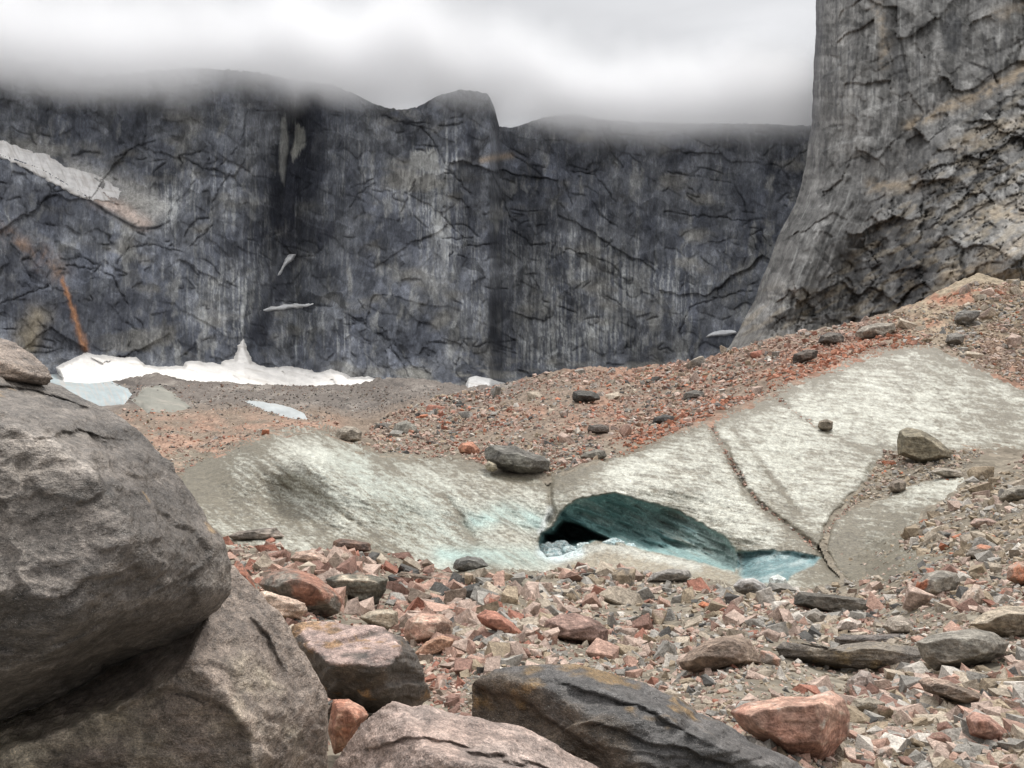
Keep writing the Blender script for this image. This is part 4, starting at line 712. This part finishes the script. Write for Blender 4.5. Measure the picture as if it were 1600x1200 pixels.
hero('boulder', 'orange red upright rock at the right edge of the scree foot', [(1572, 905), (1575, 885), (1590, 876), (1620, 885), (1620, 910), (1595, 916)], (.45, .20, .125), (.38, .28, .22), thick=.5, seed=63, p=22)
hero('boulder', 'small flat orange rock lying on the grey sand right of centre', [(1090, 945), (1097, 939), (1112, 944), (1128, 954), (1122, 959), (1105, 955)], (.46, .17, .09), None, thick=.5, seed=64, p=22)
hero('boulder', 'long dark brown slab among the left rubble below the ice toe', [(616, 898), (625, 892), (660, 897), (700, 905), (720, 916), (705, 920), (660, 912), (625, 905)], (.14, .11, .085), (.22, .17, .13), thick=.45, seed=65, p=20, lam=.6)
hero('boulder', 'broad pale pink rock among the left rubble', [(452, 872), (465, 862), (490, 858), (512, 872), (518, 882), (490, 886), (460, 884)], (.46, .33, .26), None, thick=.5, seed=66, p=18)
hero('boulder', 'rust red sliver standing beside the giant dark boulder', [(366, 935), (362, 895), (368, 868), (378, 880), (395, 905), (402, 925), (395, 935)], (.36, .155, .10), (.22, .13, .10), thick=.5, seed=67, p=18)
hero('boulder', 'grey green slab under the brown wedge in the lower right', [(1458, 1064), (1480, 1046), (1530, 1042), (1590, 1050), (1620, 1062), (1600, 1078), (1540, 1080), (1490, 1076)], (.24, .22, .165), None, thick=.45, seed=68, p=20, d=8.8, lam=.4)

# ---- medium rocks, each an object of its own, then the small ones as one mass
FORE = [(350, 850), (430, 845), (520, 865), (640, 870), (700, 895), (850, 898), (900, 888), (1010, 898), (1100, 905), (1150, 930), (1300, 922), (1340, 912), (1440, 892), (1400, 862), (1420, 830), (1480, 780), (1530, 745), (1620, 705), (1720, 705), (1720, 1230), (900, 1230), (700, 1110), (480, 1000), (380, 900)]
MORA = [(860, 742), (760, 728), (720, 715), (600, 708), (560, 695), (580, 665), (640, 640), (720, 612), (800, 602), (850, 590), (920, 578), (1000, 576), (1100, 562), (1180, 538), (1300, 515), (1380, 500), (1440, 475), (1520, 445), (1620, 445), (1720, 440), (1720, 640), (1600, 605), (1500, 558), (1440, 538), (1360, 550), (1250, 592), (1160, 636), (1080, 665), (980, 708)]
LEFT = [(285, 738), (-200, 745), (-200, 640), (200, 640), (300, 640), (420, 640), (520, 655), (530, 668), (440, 675), (380, 690)]
WEDGE = [(1380, 705), (1480, 706), (1540, 705), (1500, 742), (1440, 752), (1395, 766), (1330, 790), (1318, 785), (1345, 768), (1360, 735)]
VALL = [(120, 600), (600, 605), (700, 605), (640, 640), (520, 655), (300, 640), (200, 632)]
def inpoly(n, poly, rg):
    P_ = np.array(poly, float); lo, hi = P_.min(0), P_.max(0); out = []
    while sum(map(len, out)) < n:
        q = rg.uniform(lo, hi, (n * 2, 2)); out.append(q[sdist(q[:, 0], q[:, 1], poly) > 0])
    return np.concatenate(out)[:n]
def template(dirs, rg, npl):
    n = rg.normal(size=(npl, 3)); n /= np.linalg.norm(n, axis=1)[:, None]
    n = np.vstack([n, [[1, .1, 0], [-1, 0, .1], [0, 1, .1], [0, -1, -.1], [.1, 0, 1], [0, .1, -1]]]); n /= np.linalg.norm(n, axis=1)[:, None]
    h = np.concatenate([rg.uniform(.62, .95, npl), rg.uniform(.62, .9, 6)])
    dn = dirs @ n.T; R = np.where(dn > .05, h / np.maximum(dn, .05), 9).min(1)
    X = dirs * R[:, None]; return X / np.abs(X).max()
def hull(rg, flat=1.0, extra=4):
    P_ = np.array([(x, y, z) for x in (-1, 1) for y in (-1, 1) for z in (-1, 1)], float) + rg.uniform(-.38, .38, (8, 3))
    k = rg.randint(0, 8); P_ = np.delete(P_, k, 0)
    P_ = np.vstack([P_, rg.uniform(-1.15, 1.15, (extra, 3))]); P_[:, 0] += P_[:, 2] * rg.uniform(-.4, .4)
    P_ = P_ * np.array([1, rg.uniform(.6, 1), 1]); P_ /= np.abs(P_).max()
    bm = bmesh.new(); [bm.verts.new(x) for x in P_]
    g = bmesh.ops.convex_hull(bm, input=bm.verts[:]); bmesh.ops.delete(bm, geom=[x for x in bm.verts if not x.link_faces], context='VERTS')
    return bm
def bm_out(bm):
    bm.verts.index_update(); bm.verts.ensure_lookup_table()
    v = np.array([x.co[:] for x in bm.verts]); f = np.array([[x.index for x in p.verts] for p in bm.faces]); bm.free(); return v, f
def hull_tri(rg): bm = hull(rg); bmesh.ops.triangulate(bm, faces=bm.faces[:]); return bm_out(bm)
def hull_fine(rg, scale):
    bm = hull(rg, extra=5)
    for x in bm.verts: x.co.x *= scale[0]; x.co.y *= scale[1]; x.co.z *= scale[2]
    bmesh.ops.dissolve_limit(bm, angle_limit=.12, verts=bm.verts[:], edges=bm.edges[:])
    bmesh.ops.bevel(bm, geom=bm.edges[:], offset=.045, segments=1, affect='EDGES', profile=.5, clamp_overlap=True)
    bmesh.ops.triangulate(bm, faces=bm.faces[:])
    for k in range(3):
        lim = (.5, .3, .19)[k]; e = [x for x in bm.edges if x.calc_length() > lim]
        if e: bmesh.ops.subdivide_edges(bm, edges=e, cuts=1); bmesh.ops.triangulate(bm, faces=bm.faces[:])
    return bm_out(bm)
def rotm(rg, n, tiltd):
    a = rg.uniform(0, 2 * np.pi, n); b = rg.normal(0, tiltd, n); c = rg.normal(0, tiltd, n)
    ca, sa, cb, sb, cc_, sc2 = np.cos(a), np.sin(a), np.cos(b), np.sin(b), np.cos(c), np.sin(c); z = 0 * a; o = z + 1
    Rz = np.stack([ca, -sa, z, sa, ca, z, z, z, o], -1).reshape(-1, 3, 3); Rx = np.stack([o, z, z, z, cb, -sb, z, sb, cb], -1).reshape(-1, 3, 3); Ry = np.stack([cc_, z, sc2, z, o, z, -sc2, z, cc_], -1).reshape(-1, 3, 3)
    return Rx @ Ry @ Rz
MIXES = {'fore': (('pale pink', 5), ('rust red', .8), ('beige', 5), ('grey', 4), ('dark grey', .8), ('white', 1.6), ('salmon', 3.0), ('brown red', 1.2), ('tan', 3)),
         'left': (('pale pink', 5), ('rust red', 2.5), ('beige', 2), ('grey', 1.5), ('dark grey', .8), ('salmon', 5), ('brown red', 3), ('brown', 2)),
         'moraine': (('pale pink', 5), ('rust red', 2.2), ('beige', 3), ('grey', 4), ('dark grey', 1.6), ('white', 1.2), ('salmon', 3.5), ('orange red', 1.4), ('tan', 2)),
         'scree': (('pale pink', 3), ('beige', 6), ('grey', 4), ('tan', 6), ('white', 1), ('orange red', .5), ('dark grey', .6)),
         'valley': (('grey', 5), ('dark grey', 4), ('brown', 3), ('beige', 1), ('salmon', .5))}
def pick(mix, n, rg):
    nm = [a for a, b in MIXES[mix]]; w_ = np.array([b for a, b in MIXES[mix]], float); return [nm[i] for i in rg.choice(len(nm), n, p=w_ / w_.sum())]
def zone(u, v):
    if v > 735:
        return 'left' if (u < 720 and v < 1120) else ('scree' if u > 1330 and v < 880 else 'fore')
    if u < 520: return 'moraine'
    if u > 1400 and v < 600: return 'scree'
    return 'moraine'
rg = np.random.RandomState(21)
med = []
HERA = np.array([(h[0], h[1], h[3]) for h in HER])
def try_add(n, poly, smin, smax, pw):
    pts = inpoly(n * 30, poly, rg); k = 0
    for u, v in pts:
        s = smin * (1 - rg.rand() * (1 - (smin / smax) ** pw)) ** (-1 / pw)
        if (np.hypot((HERA[:, 0] - u), (HERA[:, 1] - v) * 1.6) < HERA[:, 2] * .5 + s * .35).any(): continue
        if any(abs(m[0] - u) < (m[2] + s) * .42 and abs(m[1] - v) < (m[2] + s) * .27 for m in med): continue
        med.append((u, v, s)); k += 1
        if k >= n: break
try_add(70, [(380, 870), (520, 870), (700, 900), (800, 910), (850, 960), (760, 1040), (640, 960), (480, 930)], 24, 66, 1.5)
try_add(75, [(800, 930), (1100, 930), (1300, 960), (1620, 930), (1640, 1215), (1330, 1215), (1180, 1080), (900, 1025)], 21, 52, 1.8)
try_add(30, [(1330, 1080), (1640, 1050), (1640, 1215), (1300, 1215)], 30, 60, 1.5)
try_add(20, FORE, 20, 36, 2)
try_add(62, MORA, 12, 26, 1.8)
try_add(4, LEFT, 9, 15, 2); try_add(3, WEDGE, 9, 14, 2)
dirs3 = ico(3)[0]; f3 = ico(3)[1]
used = set(h[2] for h in HER)
SH = ('angular', 'blocky', 'flat', 'wedge shaped')
used_short = [(h[0], h[1], h[2]) for h in HER]
GRP = {'left': 'loose rocks of the left rubble slope', 'fore': 'loose rocks of the foreground rubble', 'scree': 'loose rocks of the right scree', 'moraine': 'loose rocks of the red moraine'}
def dirword(du, dv):
    a = abs(du) > 1.5 * abs(dv); b = abs(dv) > 1.5 * abs(du)
    if a: return 'right of' if du > 0 else 'left of'
    if b: return 'below' if dv > 0 else 'above'
    return ('below and ' if dv > 0 else 'above and ') + ('right of' if du > 0 else 'left of')
PREP = (' filling ', ' perched ', ' with ', ' tucked ', ' at ', ' wedged ', ' above ', ' directly ', ' behind ', ' between ', ' leaning ', ' left ', ' in ', ' below ', ' right ', ' lying ', ' on ', ' resting ', ' alone ', ' high ', ' near ', ' beside ', ' standing ', ' among ', ' under ', ' touching ', ' partly ')
SHORTS = []
for h in HER:
    s = h[2]; k = min([s.find(p) for p in PREP if s.find(p) > 0] + [len(s)]); SHORTS.append(s[:k])
cnt = {x: SHORTS.count(x) for x in SHORTS}
LM = [(HER[i][0], HER[i][1], SHORTS[i]) for i in range(len(HER)) if cnt[SHORTS[i]] == 1]
for i, (u, v, s) in enumerate(med):
    zn = zone(u, v); cn = pick(zn, 1, rg)[0]; sh_i = rg.randint(4)
    sc3 = {0: (1, .8, .7), 1: (1, .85, .85), 2: (1, .75, .38), 3: (1, .6, .6)}[sh_i]
    X, f3 = hull_fine(rg, np.array(sc3) * (1 + .1 * rg.randn(3))); X = X + X * (fbm(X * 2.4, 4, i + 400, .6) * .10)[:, None]
    X = X @ rotm(rg, 1, .35)[0].T
    d = float(D(u, v)); r = s * .72 / F * d
    S1 = ice_s(np.array([[u]]), np.array([[v]])); c0 = ground_pt(np.array([[u]]), np.array([[v]]), S1)[0, 0]
    if S1[0, 0] > 5: continue
    X = X * r + c0 + np.array([0, 0, r * .28 * sc3[2] / .7])
    c = np.array(PAL[cn]) * (.82 + .36 * rg.rand()); q_ = (X - c0) / r
    cc2 = np.zeros((len(X), 3)) + c; cc2 = cc2 * (1 + .45 * fbm(q_ * 1.3, 4, i + 60))[:, None]
    if rg.rand() < .35: cc2 = mixc(cc2, PAL[pick(zn, 1, rg)[0]], ss(fbm(q_ * .9, 3, i + 90), -.05, .2) * .8)
    o = mkmesh('rock', X, f3, M_rock, cc2, smooth=False, loc=[c0[0], c0[1], X[:, 2].min()], ts=1.6 / (2 * r))
    best = sorted(LM, key=lambda l: (l[0] - u) ** 2 + ((l[1] - v) * 1.5) ** 2)
    szw = 'large' if s > 34 else ('medium' if s > 22 else 'small')
    lab = None
    for j, lm in enumerate(best[:6]):
        for pre in ((f'{szw} {cn} {SH[sh_i]} rock'),):
            t_ = f'{pre} {dirword(u - lm[0], v - lm[1])} the {lm[2]}'
            if t_ not in used and len(t_.split()) <= 16: lab = t_; break
        if lab: break
    if not lab:
        t_ = f'{szw} {cn} {SH[sh_i]} rock, lone one between {best[0][2]} and {best[1][2]}'; lab = t_
    used.add(lab); tag(o, lab, 'rock', GRP[zn])

SIDE = [(-300, 740), (250, 745), (350, 850), (380, 900), (480, 1000), (700, 1110), (900, 1230), (-300, 1230)]
SIDR = [(1700, 705), (2000, 705), (2000, 1230), (1700, 1230)]
# small stones (nobody could count them)
def stones(name, label, spec, mat, seed):
    rg = np.random.RandomState(seed); Vs = []; Fs = []; Cs = []; Ts = []; base_i = 0
    for (n, poly, smin, smax, pw, zn, lvl, sinkk, *onice) in spec:
        TM = [hull_tri(rg) for _ in range(40)]
        pts = inpoly(n, poly, rg); u, v = pts[:, 0], pts[:, 1]
        Sx = ice_s(u[None], v[None])[0]
        sand = fbm(uv3(u, v, 120, 40), 3, 77)
        ok = (sdist(u, v, CAVE) < -6) & (sdist(u, v, POOL) < -6) if onice else (Sx < rg.uniform(-2, 8, n)) & ((sand < .08) | (rg.rand(n) < (.12 if smax > 10 else .4)) | (zn is not None))
        u, v, Sx = u[ok], v[ok], Sx[ok]; n = len(u)
        s = smin * (1 - rg.rand(n) * (1 - (smin / smax) ** pw)) ** (-1 / pw)
        d = D(u, v); r = s * .68 / F * d
        c0 = ground_pt(u[None], v[None], Sx[None])[0]
        scl = np.stack([np.ones(n), rg.uniform(.6, 1, n), rg.uniform(.35, .85, n)], -1)
        RM = rotm(rg, n, .4); wh = rg.randint(0, len(TM), n)
        zz = np.array([PAL[k] for k in pick(zn, n, rg)]) if zn else None
        if zn is None:
            zz = np.zeros((n, 3)); zl = np.array([zone(a, b) for a, b in zip(u, v)])
            for k in set(zl): m = zl == k; zz[m] = np.array([PAL[x] for x in pick(k, m.sum(), rg)])
        # loose colour clusters
        cl = ss(fbm(uv3(u, v, 60, 26), 3, 78), .0, .3) * .45 * (v < 735); zz = zz + (np.array(PAL['salmon']) - zz) * cl[:, None]
        cl = np.exp(-(dline(u, v, [(980, 700), (1080, 655), (1200, 600), (1320, 555), (1430, 530)]) / 22) ** 2) + np.exp(-(dline(u, v, [(1440, 465), (1560, 460)]) / 10) ** 2); cl = np.clip(cl, 0, 1) * (rg.rand(n) < .6) * .85; zz = zz + (np.array(PAL['orange red']) - zz) * cl[:, None]
        zz = zz * rg.uniform(.75, 1.2, (n, 1))
        for j, (tv_, tf) in enumerate(TM):
            m = np.where(wh == j)[0]
            if not len(m): continue
            X = tv_[None] * scl[m][:, None, :]; X = np.einsum('nij,nkj->nki', RM[m], X) * r[m][:, None, None] + c0[m][:, None, :]; X[..., 2] += (r[m] * sinkk)[:, None]
            k = len(tv_); Vs.append(X.reshape(-1, 3)); Fs.append((tf[None] + (np.arange(len(m)) * k)[:, None, None] + base_i).reshape(-1, 3)); base_i += len(m) * k
            Cs.append(np.repeat(zz[m], k, 0)); Ts.append(np.repeat(1.2 / (2 * r[m]), k))
    o = mkmesh(name, np.concatenate(Vs), np.concatenate(Fs), mat, np.concatenate(Cs), smooth=False, ts=np.concatenate(Ts)); tag(o, label, 'stones', kind='stuff'); return o
stones('loose_stones', 'pink, beige and grey stones covering the foreground slope', [(900, SIDE, 14, 30, 1.6, None, 2, .12), (4500, SIDE, 6, 14, 1.5, None, 2, .12), (500, SIDR, 14, 30, 1.6, 'scree', 2, .12), (2500, SIDR, 6, 14, 1.5, 'scree', 2, .12), (1000, [(360, 860), (520, 868), (700, 900), (830, 905), (880, 1000), (760, 1060), (640, 980), (440, 930)], 18, 40, 1.4, None, 2, .1), (600, [(1250, 1080), (1640, 1050), (1640, 1220), (1330, 1220)], 22, 44, 1.6, None, 2, .1), (1500, FORE, 16, 34, 1.6, None, 2, .12), (7000, FORE, 8, 16, 1.4, None, 2, .12), (24000, FORE, 3.5, 9, 1.5, None, 1, .15)], M_rock, 31)
stones('moraine_stones', 'rust red and grey stones covering the moraine', [(4000, MORA, 6, 11, 1.8, None, 2, .15), (22000, MORA, 2.4, 6, 1.6, None, 1, .2), (5000, LEFT, 2, 6, 2, None, 1, .2), (900, WEDGE, 2.5, 8, 2, 'scree', 1, .2), (420, ICE2, 2.2, 6, 2, 'scree', 1, .05, 1), (900, ICE1, 1.6, 3.5, 2.5, 'valley', 1, .0, 1), (350, [(1300, 860), (1480, 850), (1440, 900), (1330, 915)], 3, 9, 2, 'scree', 1, .1, 1)] + [(70, [(x0 - 6, y0 - 4), (x0 + 6, y0 - 4), (x1 + 6, y1 + 4), (x1 - 6, y1 + 4)], 2.2, 6, 2, 'left', 1, .1, 1) for (x0, y0), (x1, y1) in (((1110, 668), (1150, 738)), ((1152, 738), (1200, 800)), ((1205, 800), (1280, 860)), ((1210, 622), (1300, 682)), ((1355, 765), (1290, 830)))], M_rock, 32)
stones('valley_stones', 'dark stones scattered over the far valley floor', [(2500, VALL, 1.5, 4, 2, 'valley', 1, .2)], M_rock, 33)
# icy lumps in the cave mouth
rgl = np.random.RandomState(5)
dirs, ff = ICO[4]
for i, (u, v, s) in enumerate(((858, 858, 22), (876, 853, 20), (868, 868, 26), (893, 862, 22), (912, 855, 18), (958, 853, 26), (982, 858, 20), (935, 858, 18), (905, 870, 22))):
    d = float(D(u, v)) + .9; r = s * .5 / F * d
    X = dirs * np.array([1.2, .8, .7]); X = X * (1 + fbm(dirs * 1.6, 5, 500 + i, .65) * .8 + .3 * ridge(dirs * 1.5, 3, 520 + i))[:, None] * r + W(u, v, d)
    c = np.zeros((len(X), 3)) + np.array([.42, .55, .56]); c = mixc(c, (.62, .68, .66), ss(fbm(dirs * 2, 3, 600 + i), -.2, .2))
    o = mkmesh('ice_block', X, ff, M_ice, c, loc=[X[:, 0].mean(), X[:, 1].mean(), X[:, 2].min()])
    where = ('at the far left of the cave mouth', 'second from the left in the cave mouth', 'on the cave lip below the two leftmost lumps', 'fourth along the cave lip', 'on the cave lip under the dark hole', 'largest and whitest in the middle of the cave lip', 'rightmost on the cave lip', 'between the dark hole and the whitest lump', 'lowest on the cave lip')[i]
    tag(o, 'rounded blue white ice lump ' + where, 'ice block', 'ice lumps in the cave mouth')

# ------------------------------------------------------------------ cloud bank hiding the ridge
def cloud():
    uu = np.linspace(-480, 1330, 60); dr_ = cliff_depth(uu, np.interp(uu, RIDGE[:, 0], RIDGE[:, 1]))
    k = np.ones(9) / 9; dr_ = np.convolve(np.pad(dr_, 4, 'edge'), k, 'valid')
    x = (uu - 800) / F * dr_; rows = []
    for k_, zt in ((-70, 205), (-70, 400), (45, 400), (45, 205)): rows.append(np.stack([x * (dr_ + k_) / dr_, dr_ + k_, 0 * x + zt], -1))
    v = np.concatenate(rows); n_ = len(uu); f = []
    for a in range(4):
        b = (a + 1) % 4
        for q_ in range(n_ - 1): f.append([a * n_ + q_, a * n_ + q_ + 1, b * n_ + q_ + 1, b * n_ + q_])
    f += [[0, n_, 2 * n_, 3 * n_], [4 * n_ - 1, 3 * n_ - 1, 2 * n_ - 1, n_ - 1]]
    m = bpy.data.materials.new('cloud'); m.use_nodes = True; nt = m.node_tree; N = nt.nodes; L = nt.links
    N.remove(N['Principled BSDF']); out = N['Material Output']
    pv = N.new('ShaderNodeVolumePrincipled'); L.new(pv.outputs[0], out.inputs['Volume']); pv.inputs['Color'].default_value = (.942, .942, .948, 1); pv.inputs['Anisotropy'].default_value = 0.0
    tc = N.new('ShaderNodeTexCoord'); sp_ = N.new('ShaderNodeSeparateXYZ'); L.new(tc.outputs['Object'], sp_.inputs[0])
    # base height of the cloud along x
    r = N.new('ShaderNodeMapRange'); L.new(sp_.outputs['X'], r.inputs[0]); r.inputs[1].default_value = -450; r.inputs[2].default_value = 300; r.inputs[3].default_value = 0; r.inputs[4].default_value = 1
    cv = N.new('ShaderNodeFloatCurve'); L.new(r.outputs[0], cv.inputs['Value']); c = cv.mapping.curves[0]
    pts = [(0, .28), (.087, .31), (.17, .34), (.27, .39), (.307, .43), (.347, .50), (.385, .46), (.42, .42), (.455, .45), (.49, .45), (.53, .37), (.565, .38), (.61, .44), (.66, .41), (.74, .39), (.85, .35), (1, .30)]
    c.points[0].location = pts[0]; c.points[1].location = pts[-1]
    for p in pts[1:-1]: c.points.new(*p)
    for p in c.points: p.handle_type = 'AUTO'
    cv.mapping.update()
    hb = N.new('ShaderNodeMapRange'); L.new(cv.outputs[0], hb.inputs[0]); hb.inputs[3].default_value = 180; hb.inputs[4].default_value = 380
    n = N.new('ShaderNodeTexNoise'); n.inputs['Scale'].default_value = .012; n.inputs['Detail'].default_value = 4; L.new(tc.outputs['Object'], n.inputs['Vector'])
    a = N.new('ShaderNodeMath'); a.operation = 'MULTIPLY_ADD'; L.new(n.outputs[0], a.inputs[0]); a.inputs[1].default_value = 40; L.new(sp_.outputs['Z'], a.inputs[2])
    b = N.new('ShaderNodeMath'); b.operation = 'SUBTRACT'; L.new(a.outputs[0], b.inputs[0]); L.new(hb.outputs[0], b.inputs[1])
    e = N.new('ShaderNodeMapRange'); e.interpolation_type = 'SMOOTHSTEP'; L.new(b.outputs[0], e.inputs[0]); e.inputs[1].default_value = 14; e.inputs[2].default_value = 52; e.inputs[3].default_value = 0; e.inputs[4].default_value = .05
    n2 = N.new('ShaderNodeTexNoise'); n2.inputs['Scale'].default_value = .02; n2.inputs['Detail'].default_value = 3; L.new(tc.outputs['Object'], n2.inputs['Vector'])
    n3 = N.new('ShaderNodeMath'); n3.operation = 'MULTIPLY_ADD'; L.new(n2.outputs[0], n3.inputs[0]); n3.inputs[1].default_value = 50; L.new(b.outputs[0], n3.inputs[2])
    t_ = N.new('ShaderNodeMapRange'); t_.interpolation_type = 'SMOOTHSTEP'; L.new(n3.outputs[0], t_.inputs[0]); t_.inputs[1].default_value = 60; t_.inputs[2].default_value = 150; t_.inputs[3].default_value = 1; t_.inputs[4].default_value = 0
    mm = N.new('ShaderNodeMath'); mm.operation = 'MULTIPLY'; L.new(e.outputs[0], mm.inputs[0]); L.new(t_.outputs[0], mm.inputs[1]); L.new(mm.outputs[0], pv.inputs['Density'])
    tag(mkmesh('cloud', v, f, m), kind='structure')
cloud()
